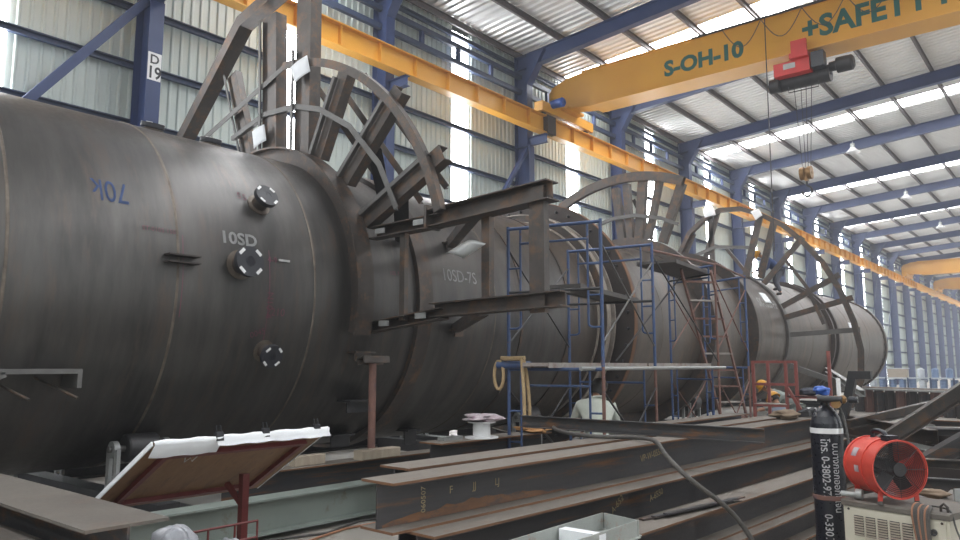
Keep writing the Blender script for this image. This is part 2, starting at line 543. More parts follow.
# roof: ribbed sheets on both slopes, skylight strips, purlins, rafters
ceiling = struct('ceiling')
def roof_sheet(length, y_pitch, sgn, mat, nm, depth=.05):
    n = int(round(length/y_pitch))
    p = length/n
    ys = []
    for i in range(n):
        y = i*p
        ys += [(y, 0), (y+p*.5, 0), (y+p*.64, depth), (y+p*.86, depth)]
    ys.append((length, 0))
    m = len(ys)
    vs = [(sgn*14.05, y, roof_z(14.05)-d) for y, d in ys]+[(0, y, roof_z(0)-d) for y, d in ys]
    return MB().add(vs, [(i, i+1, m+i+1, m+i) for i in range(m-1)]).mesh(nm, mat)
SKY_W = 1.05
sky_y = [21.8+12.2*k for k in range(-3, 9)]
for sgn in (-1, 1):
    rs = roof_sheet(12.2-SKY_W, .27, sgn, M['roof'], 'roof_sheet')
    ss = roof_sheet(SKY_W, .26, sgn, M['skylight'], 'skylight')
    for y in sky_y:
        inst('skylight', ss, ceiling, (0, y-SKY_W/2, .004))
        inst('roof_sheet', rs, ceiling, (0, y+SKY_W/2, 0))
    inst('roof_sheet', rs, ceiling, (0, sky_y[0]+SKY_W/2-12.2, 0))
    for i in range(9):
        x = sgn*(13.8-1.65*i)
        z = roof_z(x)-.15
        part('purlin', MB().prism((x, Y0, z), (x, Y1, z), C_prof(.2, .075, .012)), M['purlin'], ceiling)
rm = MB()
for sgn in (-1, 1):
    a, b = Vector((sgn*13.85, 0, roof_z(13.85)-.49)), Vector((sgn*.0, 0, roof_z(0)-.49))
    rm.prism(a, b, H_prof(.46, .24, .016, .012))
rmesh = rm.mesh('rafter', M['blue'])
for cy in COLS:
    inst('rafter', rmesh, ceiling, (0, cy, 0))

# end walls
for nm, y in (('wall_far', Y1), ('wall_near', Y0)):
    w = MB()
    w.add([(XL, y, 0), (XR, y, 0), (XR, y, 11.85), (0, y, 12.95), (XL, y, 11.85)], [(0, 1, 2, 3, 4)])
    w.add([(XL, y+.1, 0), (XR, y+.1, 0), (XR, y+.1, 11.85), (0, y+.1, 12.95), (XL, y+.1, 11.85)], [(4, 3, 2, 1, 0)])
    struct(nm, w, M['cladding'])

# high bay lamps
def high_bay(loc, label):
    t = thing('high_bay_lamp', label, 'lamp', loc, 'high bay lamps under the roof')
    h = roof_z(loc[0])-.3-loc[2]
    part('rod', MB().tube([(0, 0, .3), (0, 0, h)], .015, 6), M['galv'], t, local=True)
    part('lamp_housing', MB().lathe([(.42, .02), (.40, .10), (.22, .11), (.20, .05)], (0, 0, 0), 'z', 16), M['galv'], t, local=True)
    part('lamp_shade', MB().lathe([(.24, .08), (.12, .18), (0, .30), (.012, .30), (.13, .17)], (0, 0, 0), 'z', 20), M['white'], t, local=True)
high_bay((-7.9, 36.2, 11.35), 'white high bay lamp under the roof, the largest one in view')
high_bay((-7.9, 48.4, 11.35), 'small white high bay lamp, second one down the hall')
high_bay((-7.9, 60.6, 11.35), 'tiny white high bay lamp, farthest one down the hall')

# ================================================================= cranes
rw = thing('crane_runway_beam', 'long yellow crane runway girder along the left wall columns', 'girder', (-12.8, 20, 8.88))
part('girder', MB().prism((-12.8, Y0+.5, 9.16), (-12.8, Y1-.5, 9.16), H_prof(.56, .30, .025, .014)), M['yellow'], rw)
part('rail', MB().prism((-12.8, Y0+.5, 9.475), (-12.8, Y1-.5, 9.475), rect(.06, .06)), M['dark_iron'], rw)
sf = MB().bb((.01, -.008, -.255), (.13, .008, .255)).mesh('stiffener', M['yellow'])
y = 3.0
while y < 80:
    inst('stiffener', sf, rw, (0, y-20, .28))
    y += 1.22
part('splice_plate', MB().bb((-12.81, 18.5, 8.88), (-12.62, 18.95, 9.46)), M['rusty'], rw)
# crane bridge girder with lettering
def bridge(yc, label, lettered):
    t = thing('overhead_crane', label, 'crane', (-6, yc, 9.5))
    g = MB()
    X0, X1 = -13.22, 13.2
    zt, zb = 10.95, 9.78
    prof = [(X0, zb+.10), (X0, zt-.42), (X0+.16, zt-.22), (X0+.75, zt-.04), (X0+1.2, zt), (X1-1.2, zt), (X1-.75, zt-.04), (X1-.16, zt-.22), (X1, zt-.42), (X1, zb+.10), (X1-.9, zb+.10), (X1-1.6, zb), (X0+1.6, zb), (X0+.9, zb+.10)]
    n = len(prof)
    a = [(x, yc-.28, z) for x, z in prof]
    b = [(x, yc+.28, z) for x, z in prof]
    g.add(a+b, [(k, (k+1) % n, n+(k+1) % n, n+k) for k in range(n)]+[tuple(range(n))[::-1], tuple(range(n, 2*n))])
    part('bridge_girder', g, M['yellow'], t)
    part('bottom_flange', MB().bb((X0+1.6, yc-.42, zb-.04), (X1-1.6, yc+.42, zb)), M['yellow'], t)
    part('top_flange', MB().bb((X0+1.25, yc-.36, zt), (X1-1.25, yc+.36, zt+.03)), M['yellow'], t)
    for x in (-12.8, 12.8):
        e = MB().bb((x-.16, yc-1.5, 9.56), (x+.16, yc+1.5, 9.86))
        e.bb((x-.22, yc-.5, 9.80), (x+.42 if x < 0 else x-.42, yc+.5, 9.885))
        ec = part('end_carriage', e, M['yellow'], t)
        for yy in (yc-1.25, yc+1.25):
            part('wheel', MB().lathe([(-.06, .03), (-.06, .12), (.06, .12), (.06, .03)], (x, yy, 9.62), 'x', 16), M['dark_iron'], ec)
        if lettered:
            part('travel_motor', MB().lathe([(-.42, .03), (-.42, .13), (.0, .15), (.05, .10), (.05, .03)], (x+.55 if x < 0 else x-.1, yc-.95, 9.86), 'x', 16), M['blue_plastic'], ec)
    return t
crane = bridge(19.75, 'yellow overhead crane with green lettering S-OH-10 and SAFETY on its girder', True)
YF = 19.75-.281
ex, ey, ez = Vector((1, 0, 0)), Vector((0, 0, 1)), Vector((0, -1, 0))
for body, x, z, s, sx in (('S-OH-10', -9.14, 10.10, .62, 1.03), ('+SAFETY', -5.28, 10.08, .78, .95), ('FIRST', -2.2, 10.08, .78, .95)):
    part('lettering', text_mb(body, s, .006, 'LEFT', bold=.026, sx=sx).xf(frame_mat((x, YF, z), ex, ey, ez)), M['green_text'], crane)
# festoon cables in loops along the girder
fx = -7.3
k = 0
while fx < 2:
    w = 1.05
    pts = [(fx+w*i/10, YF-.16, 10.9-.62*math.sin(math.pi*i/10)) for i in range(11)]
    part('festoon_cable', MB().tube(pts, .012, 5), M['rubber'], crane)
    fx += w
part('festoon_rail', MB().prism((-8.2, YF-.16, 10.93), (8, YF-.16, 10.93), rect(.05, .05)), M['dark_iron'], crane)
part('pendant_cable', MB().tube([(-6.15, YF-.16, 10.93), (-6.17, YF-.16, 8.5), (-6.2, YF-.16, 4.6)], .014, 6), M['dark_iron'], crane)
# hoist under the girder
hz = 9.36
t = thing('hoist', 'red and black electric hoist hanging under the lettered yellow crane girder', 'hoist', (-5.3, 19.75, hz))
part('gearbox', MB().bb((-6.0, 19.35, hz-.14), (-5.1, 19.75, hz+.2)), M['red_hoist'], t)
part('trolley', MB().bb((-5.55, 19.20, hz+.2), (-5.1, 20.30, hz+.34)).bb((-5.5, 19.2, hz+.34), (-5.12, 19.30, hz+.66)).bb((-5.5, 20.2, hz+.34), (-5.12, 20.3, hz+.66)), M['red_hoist'], t)
part('rating_plate', MB().bb((-5.75, 19.335, hz+.0), (-5.45, 19.349, hz+.14)), M['galv'], t)
part('drum', MB().lathe([(-.75, .05), (-.75, .22), (.62, .22), (.62, .05)], (-5.35, 19.85, hz-.18), 'x', 24), M['dark_iron'], t)
part('motor', MB().lathe([(.62, .05), (.62, .12), (.78, .13), (.8, .20), (1.15, .20), (1.2, .14), (1.2, .03)], (-5.35, 19.78, hz-.05), 'x', 24), M['dark_iron'], t)
part('motor', MB().lathe([(-1.0, .03), (-1.0, .19), (-.76, .19), (-.74, .05)], (-5.2, 19.7, hz-.26), 'x', 24), M['dark_iron'], t)
part('control_box', MB().bb((-5.05, 19.3, hz-.12), (-4.75, 19.6, hz+.28)), M['black'], t)
part('rope_guide', MB().tube([(-5.75, 19.7, hz-.36), (-5.75, 19.7, hz-.52), (-5.0, 19.7, hz-.52), (-5.0, 19.7, hz-.36)], .015, 6), M['dark_iron'], t)
for x in (-5.62, -5.45, -5.32, -5.18):
    part('wire_rope', MB().tube([(x, 19.75, hz-.36), (-5.42+(x+5.4)*.45, 19.75, 6.72)], .009, 5), M['dark_iron'], t)
hb = part('hook_block', MB().lathe([(-.05, .04), (-.05, .17), (.05, .17), (.05, .04)], (-5.53, 19.75, 6.62), 'x', 20)
          .lathe([(-.05, .04), (-.05, .17), (.05, .17), (.05, .04)], (-5.35, 19.75, 6.62), 'x', 20).bb((-5.48, 19.68, 6.42), (-5.40, 19.82, 6.74)), M['brass'], t)
hk = [(-5.44+.12*math.cos(a)*1.0, 19.75, 6.15-.13*math.sin(a)) for a in [R(q) for q in range(-60, 200, 20)]]
part('hook', MB().tube([(-5.44, 19.75, 6.4), (-5.44, 19.75, 6.3)]+hk, .028, 8), M['dark_iron'], hb)
bridge(76.3, 'nearer of two distant yellow crane girders far down the hall', False)
bridge(93.2, 'farther of two distant yellow crane girders far down the hall', False)

# ================================================================= the vessel
VX, VZ, VR = -9.46, 2.6, 2.1
vessel = thing('pressure_vessel', 'huge dark steel cylindrical vessel lying the length of the hall on rollers', 'vessel', (VX, 18, 0))
C0 = (VX, 0, VZ)
def on_vessel(y, deg, r=VR):
    return Vector((VX+r*math.cos(R(deg)), y, VZ+r*math.sin(R(deg))))
bounds = [-2.5, 2.3, 3.9, 5.68, 7.55, 9.25, 11.4, 12.45, 15.2, 17.4, 20.5, 23.9, 26.4, 29.0, 31.6, 34.4, 37.5]
for a, b in zip(bounds[:-1], bounds[1:]):
    mt = M['vessel'] if b < 12 else M['vessel_far']
    part('shell_course', MB().lathe([(a, VR), (b, VR)], C0, 'y', 128), mt, vessel)
for y in bounds[1:-1]:
    w = .018 if y < 9 else .014
    part('weld_seam', MB().lathe([(y-w, VR-.002), (y-w*.5, VR+.006), (y+w*.5, VR+.006), (y+w, VR-.002)], C0, 'y', 128), M['weld'], vessel)
# longitudinal seam and stiffening bands
def ring(y0, y1, r, mat=None, a0=0, a1=360, r0=VR-.01, name='stiffener_ring'):
    return part(name, MB().lathe([(y0, r0), (y0, r), (y1, r), (y1, r0)], C0, 'y', 128, a0, a1, True, abs(a1-a0) < 359), mat or M['ring'], vessel)
ring(-2.6, 2.27, 2.108, M['vessel'], name='end_band')
rg = ring(6.26, 6.29, 2.3, M['ring'], -13, 193)
part('ring_flange', MB().lathe([(6.18, 2.29), (6.18, 2.315), (6.46, 2.315), (6.46, 2.29)], C0, 'y', 128, -13, 193, True, True), M['ring'], rg)
ring(7.45, 7.72, 2.17, M['ring'])
ring(9.95, 10.0, 2.115, M['ring'])
ring(11.38, 11.44, 2.12, M['ring'])
rr_ = ring(12.50, 12.58, 2.28, M['ring'])
part('flange_rim', MB().lathe([(12.46, 2.27), (12.46, 2.29), (12.585, 2.29), (12.585, 2.27)], C0, 'y', 128), M['bright_edge'], rr_)
ring(12.40, 12.45, 2.125, M['bright_edge'])
ring(12.72, 12.76, 2.30, M['bright_edge'])
ring(12.58, 12.95, 2.16, M['darkplank'])
fl = ring(12.95, 13.04, 2.60, M['rusty'], name='girth_flange')
part('flange_rim', MB().lathe([(12.94, 2.595), (12.94, 2.61), (13.05, 2.61), (13.05, 2.595)], C0, 'y', 128), M['edge_rust'], fl)
ring(13.25, 13.32, 2.5, M['ring'], name='girth_flange')
bolt = MB().tube([(0, -.05, 0), (0, .05, 0)], .03, 6).mesh('bolt', M['dark_iron'])
for k in range(48):
    p = on_vessel(12.93, k*7.5+3, 2.46)
    inst('bolt', bolt, fl, p-origin(fl))
ring(17.32, 17.46, 2.44, M['ring'])
ring(20.4, 20.52, 2.39, M['ring'])
ring(20.9, 21.25, 2.18, M['ring'])
ring(23.65, 23.95, 2.17, M['darkplank'])
ring(28.6, 28.75, 2.24, M['rusty'])
ring(29.0, 29.15, 2.28, M['rusty'])
ring(29.15, 30.0, 2.13, M['ring'])
ef = ring(37.35, 37.6, 2.17, M['ring'], name='end_flange')
part('end_plate', MB().disc((VX, 37.58, VZ), 2.12, 'y', 96), M['ring'], vessel)
part('end_plate', MB().disc((VX, -2.55, VZ), 2.1, 'y', 96), M['ring'], vessel)
for k in range(40):
    inst('bolt', bolt, ef, on_vessel(37.2, k*9, 2.13)-origin(ef))

# nozzles with blind flanges
def nozzle(y, deg, r, L, square, label):
    d = Vector((math.cos(R(deg)), 0, math.sin(R(deg))))
    p = on_vessel(y, deg)
    rot = Vector((0, 0, 1)).rotation_difference(d).to_matrix().to_4x4()
    T = Matrix.Translation(p) @ rot
    nz = part('nozzle', MB().lathe([(-.06, r*.82), (L, r*.82), (L, r*.5)], (0, 0, 0), 'z', 28).xf(T), M['steel'], vessel, label=label)
    part('reinforcing_pad', MB().lathe([(0, r*1.25), (.012, r*1.25), (.018, r*.8)], (0, 0, 0), 'z', 28).xf(T), M['weld'], nz)
    part('nozzle_flange', MB().lathe([(L, r*.45), (L, r*1.28), (L+.055, r*1.28), (L+.055, r*.45), (L, r*.45)], (0, 0, 0), 'z', 32).xf(T), M['flange_dark'], nz)
    # black plate painting the dark of the square opening
    q = Matrix.Rotation(R(12), 4, 'Z')
    part('bore_dark', MB().box((0, 0, L+.025), (r*.95, r*.95, .05)).xf(T @ q), M['black'], nz)
    for k in range(4):
        a = R(45+90*k)
        part('white_tape', MB().box((r*1.1*math.cos(a), r*1.1*math.sin(a), L+.059), (r*.26, r*.62, .006), Matrix.Rotation(a, 3, 'Z')).xf(T), M['white'], nz)
nozzle(4.63, 6.0, .135, .16, True, 'middle nozzle with white tape on its black flange')
nozzle(5.0, 28.5, .115, .15, False, 'topmost nozzle on the near shell')
nozzle(5.06, -20.5, .105, .15, False, 'lowest nozzle on the near shell')
for y, deg in ((4.30, 76), (5.12, 77), (3.1, 100)):
    nozzle(y, deg, .11, .03, False, 'low capped nozzle on top of the near shell')

# lugs welded on the shell
def lug(y, deg, ly, out, t, hgt, label=None, mat=None):
    """horizontal shelf bracket: plate ly long along Y, reaching 'out' from shell, lip hgt"""
    p = on_vessel(y, deg)
    mb = MB()
    mb.bb((p.x-.08, p.y-ly/2, p.z-t/2), (p.x+out, p.y+ly/2, p.z+t/2))
    mb.bb((p.x+out*.55, p.y-ly*.42, p.z-hgt), (p.x+out*.55+t, p.y+ly*.42, p.z-t/2))
    return part('lug', mb, mat or M['steel'], vessel, label=label)
b = on_vessel(3.9, 5.5)
part('lug', MB().prism((b.x+.05, b.y-.16, b.z), (b.x+.05, b.y+.19, b.z), C_prof(.09, .16, .016)), M['rusty'], vessel)
lug(6.5, -20.5, .34, .16, .02, .12)
lug(6.7, -41, .42, .26, .025, .15, mat=M['dark_iron'])
lug(7.0, -64, .4, .22, .025, .16, mat=M['dark_iron'])
lug(8.3, -10.5, .22, .14, .02, .1)
lug(8.45, -66, .3, .25, .025, .22, mat=M['dark_iron'])
lug(8.3, 27, .16, .14, .03, .1)
# big channel bracket at the left edge of the picture
cb = part('channel_bracket', MB().bb((-7.72, 1.55, 1.62), (-7.28, 2.98, 1.665)).bb((-7.72, 2.94, 1.49), (-7.28, 2.98, 1.62))
          .prism((-7.30, 2.35, 1.62), (-7.30, 1.75, 1.38), rect(.04, .05)), M['steel_light'], vessel)
for yy in (2.35, 2.75):
    part('rod', MB().tube([(-7.75, yy-.1, 1.63), (-7.15, yy+.15, 1.40)], .014, 6), M['steel'], cb)

# stencils and chalk on the shell (flat print, wrapped on the surface)
def on_shell_text(body, y, deg, size, mat, name='stencil', rot=0.0, bold=0.0, lift=.004, sx=1.0):
    tm = text_mb(body, size, .002, 'LEFT', bold=bold, sx=sx)
    cr, sr = math.cos(R(rot)), math.sin(R(rot))
    vs = []
    for p in tm.v:
        u, v = p.x*cr-p.y*sr, p.x*sr+p.y*cr
        a = R(deg)+v/VR
        vs.append(Vector((VX+(VR+lift)*math.cos(a), y+u, VZ+(VR+lift)*math.sin(a))))
    tm.v = vs
    return part(name, tm, mat, vessel)
on_shell_text('10SD', 4.40, 12.6, .20, M['chalk'], bold=.006, sx=1.08)
on_shell_text('10SD-7S', 8.02, 9.6, .27, M['chalk'], sx=.85)
on_shell_text('SK-1005 HP', 21.9, 23, .42, M['chalk'], bold=.006, sx=.8)
on_shell_text('70k', 3.42, 26.8, .36, M['chalk_blue'], 'chalk_mark', 180, sx=.7)
on_shell_text('ST-0105 150', 3.52, 13, .07, M['chalk_pink'], 'chalk_mark', 0)
on_shell_text('N10-4', 5.0, -1.5, .12, M['chalk_pink'], 'chalk_mark', -90)
on_shell_text('2210', 5.0, -9, .13, M['chalk_pink'], 'chalk_mark', 0)
on_shell_text('0045', 4.85, -16.5, .10, M['chalk_pink'], 'chalk_mark', 20)
on_shell_text('4-9', 5.0, 8, .10, M['chalk_pink'], 'chalk_mark', 0)
on_shell_text('55', 4.72, 30, .14, M['chalk_pink'], 'chalk_mark', -10)
on_shell_text('105 7', 6.95, 9, .08, M['chalk_pink'], 'chalk_mark', 0)
on_shell_text('SC', 8.4, 22, .2, M['chalk'], 'chalk_mark', 0)
for y, deg, l in ((3.95, 9, 20), (5.02, 6, 30)):
    part('chalk_line', MB().lathe([(y, VR+.003), (y+.008, VR+.003)], C0, 'y', 12, deg-l, deg+l*.2), M['chalk_pink'], vessel)
part('chalk_line', MB().bb((VX+VR-.02, 5.15, 2.92), (VX+VR-.005, 5.3, 2.945)), M['chalk'], vessel)

# circular platform frame on the first ring (plane y = 6.4)
def P(y, deg, r):
    return Vector((VX+r*math.cos(R(deg)), y, VZ+r*math.sin(R(deg))))
def arc(y, a0, a1, r, n=40):
    return [P(y, a0+(a1-a0)*i/n, r) for i in range(n+1)]
NY = (0, 1, 0)
w1 = part('circular_frame', MB().path(arc(6.42, 15, 86, 3.62), L_prof(.10, .12, .014), NY), M['steel'], vessel, label='first round frame standing out from the vessel, nearest the camera')
part('rim_chord', MB().path([P(6.42, 86, 3.60), P(6.42, 126, 3.56)], L_prof(.08, .09, .012), NY), M['steel_light'], w1)
def spoke(par, y, deg, r0, r1, w, d, mat=None, deg1=None, name='spoke'):
    a = P(y, deg, r0)
    b = P(y, deg if deg1 is None else deg1, r1)
    return part(name, MB().prism(a, b, C_prof(w, d, .014), up=Vector((0, 1, 0)).cross(b-a)), mat or M['steel'], par)
for deg, r1 in ((64, 3.62), (45, 3.80), (26, 3.86)):
    spoke(w1, 6.55, deg, 2.3, r1, .22, .16)
    a, b = P(6.43, deg+2.2, 2.3), P(6.43, deg+1.4, r1-.15)
    part('edge_angle', MB().prism(a, b, L_prof(.06, .06, .01), up=(0, 1, 0)), M['steel_light'], w1)
part('spoke', MB().prism((-10.15, 6.55, 4.7), (-10.82, 6.55, 6.54), C_prof(.26, .12, .014), up=(1, 0, 0)), M['steel'], w1)
part('edge_angle', MB().prism((-10.32, 6.44, 4.9), (-10.95, 6.44, 6.54), L_prof(.04, .04, .01), up=(1, 0, 0)), M['steel_light'], w1)
# tall posts and bent channel at the crown
part('post', MB().prism((-8.74, 6.52, 4.7), (-8.82, 6.52, 9.2), C_prof(.34, .2, .016), up=(1, 0, 0)), M['steel'], w1)
part('edge_angle', MB().prism((-8.92, 6.38, 4.7), (-8.94, 6.38, 6.4), L_prof(.05, .05, .01), up=(1, 0, 0)), M['steel_light'], w1)
part('post', MB().prism((-9.53, 6.52, 4.7), (-9.68, 6.52, 7.2), C_prof(.36, .2, .016), up=(1, 0, 0)), M['steel'], w1)
part('edge_angle', MB().prism((-9.70, 6.38, 4.7), (-9.85, 6.38, 7.15), L_prof(.05, .05, .01), up=(1, 0, 0)), M['steel_light'], w1)
part('bent_channel', MB().path([(-12.9, 6.45, 5.0), (-10.42, 6.45, 7.30), (-9.0, 6.45, 7.62)], C_prof(.24, .2, .02), NY), M['steel'], w1)
inner = [P(6.42, d, 2.97) for d in (112, 94, 79, 67, 52, 35, 21)]
part('inner_brace', MB().path(inner, L_prof(.07, .08, .01), NY), M['steel_light'], w1)
# rear half of the wheel seen between the spokes: diagonal back braces
for a, b in (((-7.9, 6.9, 5.9), (-6.9, 7.6, 4.2)), ((-8.3, 6.9, 5.7), (-7.2, 7.4, 4.0)), ((-9.0, 6.9, 6.0), (-8.2, 7.4, 4.6))):
    part('back_brace', MB().prism(a, b, L_prof(.1, .1, .012), up=(0, 1, 0)), M['steel'], w1)
for deg in (42, 24):
    a, b = P(6.6, deg, 2.25), P(7.6, deg-6, 2.2)
    part('knee_plate', MB().prism(P(6.65, deg+3, 2.9), P(7.3, deg-1, 2.12), rect(.2, .012), up=(0, 0, 1)), M['dark_iron'], w1)

# cantilever frame from the first ring toward the aisle
cf = part('cantilever_frame', MB().prism((-4.64, 6.6, 2.26), (-4.64, 6.6, 3.66), C_prof(.20, .10, .014), up=(1, 0, 0)), M['steel'], vessel,
          label='long open rectangular steel frame reaching out from the vessel')
part('arm', MB().prism((-6.25, 6.6, 3.50), (-4.45, 6.6, 3.60), H_prof(.22, .24, .014, .01)), M['steel'], cf)
part('arm', MB().prism((-6.2, 6.6, 2.36), (-4.3, 6.6, 2.40), H_prof(.17, .22, .014, .01)), M['steel'], cf)
part('stub_channel', MB().prism((-7.36, 6.6, 3.44), (-6.1, 6.6, 3.47), C_prof(.16, .18, .014)), M['steel'], cf)
part('stub_channel', MB().prism((-7.40, 6.6, 2.18), (-6.05, 6.6, 2.32), C_prof(.14, .18, .014)), M['steel'], cf)
for x, z in ((-7.1, 3.44), (-6.4, 3.47), (-7.0, 2.23), (-6.35, 2.30)):
    part('clip_plate', MB().bb((x-.09, 6.49, z-.035), (x+.09, 6.505, z+.035)), M['galv'], cf)
part('hanger', MB().prism((-6.75, 6.6, 2.26), (-6.75, 6.6, 3.40), C_prof(.09, .07, .01), up=(1, 0, 0)), M['steel'], cf)
part('hanger', MB().prism((-5.45, 6.7, 2.44), (-5.45, 6.7, 3.50), C_prof(.12, .09, .01), up=(1, 0, 0)), M['steel'], cf)
part('knee_brace', MB().prism((-5.55, 6.75, 2.34), (-7.38, 8.3, 2.24), L_prof(.12, .12, .012)), M['steel'], cf)
part('knee_brace', MB().prism((-5.6, 6.75, 3.6), (-7.52, 8.35, 3.55), L_prof(.14, .14, .014)), M['steel'], cf)
part('splice_plate', MB().bb((-6.27, 6.46, 3.37), (-6.23, 6.72, 3.66)), M['steel'], cf)

# second round frame (plane y = 17.5) and third (y = 23.5)
w2 = part('circular_frame', MB().path(arc(17.5, 66, 120, 4.10), C_prof(.14, .24, .016), NY), M['steel'], vessel, label='second round frame, a broken arc above the middle of the vessel')
part('rim_chord', MB().path([P(17.5, 119, 4.05), (-10.0, 17.5, 4.95)], C_prof(.12, .16, .014), NY), M['steel'], w2)
for d0, d1, r1, w in ((66, 67, 4.05, .22), (94, 95, 3.9, .2), (88, 90, 3.95, .18), (82, 83, 4.0, .24), (76, 76, 4.0, .16)):
    spoke(w2, 17.6, d0, 2.45, r1, w, .16, deg1=d1)
part('inner_brace', MB().path([P(17.45, d, 3.05) for d in (112, 97, 84, 70, 60)], L_prof(.08, .09, .01), NY), M['steel_light'], w2)
for a, b in ((90, 80), (97, 86)):
    part('back_brace', MB().prism(P(18.0, a, 3.6), P(18.2, b, 2.5), L_prof(.1, .1, .012), up=(0, 1, 0)), M['steel'], w2)
rim3 = [(-11.0, 4.9), (-10.3, 6.12), (-9.75, 6.55), (-9.23, 6.76), (-8.55, 6.72), (-7.94, 6.46), (-7.25, 6.02), (-6.72, 5.48), (-6.17, 4.77), (-5.72, 3.89), (-5.40, 2.94), (-5.26, 2.13), (-5.31, 1.27), (-5.62, 0.5)]
w3 = part('circular_frame', MB().path([(x, 23.5, z) for x, z in rim3], C_prof(.17, .14, .014), NY), M['ring'], vessel, label='third round frame, a near half circle around the far vessel section')
def bar3(a, b, w=.16, mat=None, nm='spoke', y=23.6):
    part(nm, MB().prism((a[0], y, a[1]), (b[0], y, b[1]), C_prof(w, .10, .014), up=Vector((0, 1, 0)).cross(Vector((b[0]-a[0], 0, b[1]-a[1])))), mat or M['steel'], w3)
bar3((-7.95, 4.25), (-6.70, 5.6))
bar3((-7.42, 3.5), (-5.72, 4.36))
bar3((-7.36, 3.15), (-5.40, 3.66))
bar3((-7.22, 2.62), (-5.26, 2.72), .14, M['steel_light'])
bar3((-7.30, 1.68), (-5.45, 1.0), .16, M['steel_light'])
bar3((-8.52, 4.5), (-7.98, 6.42), .2)
bar3((-8.12, 4.45), (-7.60, 6.25), .2, y=23.8)
bar3((-10.0, 4.7), (-9.35, 6.7), .14)
bar3((-9.6, 4.7), (-9.6, 6.6), .16)
bar3((-10.9, 4.6), (-10.2, 6.1), .12)
part('inner_brace', MB().path([(-10.4, 23.45, 5.25), (-9.4, 23.45, 5.55), (-8.3, 23.45, 5.42)], L_prof(.09, .1, .01), NY), M['steel_light'], w3)
part('inner_brace', MB().path([(-7.25, 23.45, 5.0), (-6.6, 23.45, 4.0), (-6.2, 23.45, 2.9)], L_prof(.09, .1, .01), NY), M['steel'], w3)
bar3((-9.3, 5.6), (-8.6, 4.65), .1, nm='back_brace', y=24.0)
# paper tags
def sheet(pts, label, mat=None, bend=.02, nm='paper_sheet'):
    """curled sheet of paper through four corners"""
    a, b, c, d = [Vector(p) for p in pts]
    n = (b-a).cross(d-a).normalized()
    mb = MB()
    N = 6
    vs = []
    for s in (0, .003):
        for j in range(N+1):
            for i in range(N+1):
                u, v = i/N, j/N
                p = (a*(1-u)+b*u)*(1-v)+(d*(1-u)+c*u)*v
                vs.append(p+n*(bend*math.sin(math.pi*u)+s))
    m = (N+1)*(N+1)
    fs = []
    for j in range(N):
        for i in range(N):
            q = j*(N+1)+i
            fs += [(q, q+1, q+N+2, q+N+1), (m+q, m+q+N+1, m+q+N+2, m+q+1)]
    for i in range(N):
        fs += [(i, i+1, m+i+1, m+i), (N*(N+1)+i, m+N*(N+1)+i, m+N*(N+1)+i+1, N*(N+1)+i+1)]
        l, r_ = i*(N+1), i*(N+1)+N
        fs += [(l, m+l, m+l+N+1, l+N+1), (r_, r_+N+1, m+r_+N+1, m+r_)]
    mb.add(vs, fs, True)
    return solo(nm, mb, mat or M['paper'], label, 'paper', (a+b+c+d)/4)
sheet([(-8.83, 6.34, 5.84), (-8.47, 6.34, 5.93), (-8.56, 6.34, 6.20), (-8.96, 6.34, 6.11)], 'white paper sheet taped high on the tall post of the first round frame')
sheet([(-9.83, 6.34, 5.03), (-9.51, 6.34, 5.10), (-9.58, 6.34, 5.37), (-9.90, 6.34, 5.32)], 'white paper sheet taped low between the posts of the first round frame')
sheet([(-9.70, 23.36, 6.55), (-9.32, 23.36, 6.60), (-9.38, 23.36, 6.86), (-9.76, 23.36, 6.85)], 'white paper sheet at the top left of the third round frame')
sheet([(-8.03, 23.36, 6.26), (-7.81, 23.36, 6.39), (-7.92, 23.36, 6.62), (-8.18, 23.36, 6.55)], 'white paper sheet at the top right of the third round frame')
p0 = [on_vessel(y, d, VR+.012) for y, d in ((22.55, 27), (23.15, 27), (23.15, 37), (22.55, 37))]
sheet(p0, 'white paper sheet stuck on the shell above the stencil SK-1005')
p0 = [on_vessel(y, d, VR+.012) for y, d in ((31.6, 12), (32.8, 12), (32.8, 21), (31.6, 21))]
sheet(p0, 'white paper sheet stuck on the last section of the vessel')
sheet([(-5.90, 6.45, 3.02), (-5.57, 6.40, 2.92), (-5.27, 6.45, 3.07), (-5.62, 6.50, 3.14)], 'grey curled sheet hanging inside the long rectangular frame', M['galv'], .06)

# ================================================================= rolled beams
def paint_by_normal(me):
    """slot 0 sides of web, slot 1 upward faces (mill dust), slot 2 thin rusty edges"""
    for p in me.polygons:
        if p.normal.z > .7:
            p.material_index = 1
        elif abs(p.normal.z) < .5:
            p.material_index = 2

def h_beam(name, label, p0, p1, h, w, tf=.016, tw=.012, group=None, mats=None, marks=()):
    """rolled H beam from p0 to p1, both at its bottom centre line"""
    p0, p1 = Vector(p0), Vector(p1)
    ms = mats or (M['beam'], M['flange_top'], M['edge_rust'])
    t = thing(name, label, 'beam', (p0+p1)/2, group)
    up = Vector((0, 0, 1))
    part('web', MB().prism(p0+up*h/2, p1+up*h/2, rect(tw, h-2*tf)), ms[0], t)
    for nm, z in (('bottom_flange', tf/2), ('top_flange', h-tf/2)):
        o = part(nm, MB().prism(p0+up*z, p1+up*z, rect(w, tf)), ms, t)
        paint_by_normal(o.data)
    d = (p1-p0).normalized()
    for body, along, z, size, mat, rot in marks:
        s = d.cross(up).normalized()
        o = p0+d*along+s*(tw/2+.002)+up*z
        c, k = math.cos(R(rot)), math.sin(R(rot))
        ex, ey = d*c+up*k, up*c-d*k
        part('chalk_mark', text_mb(body, size, .002).xf(frame_mat(o, ex, ey, ex.cross(ey))), M[mat], t)
    return t

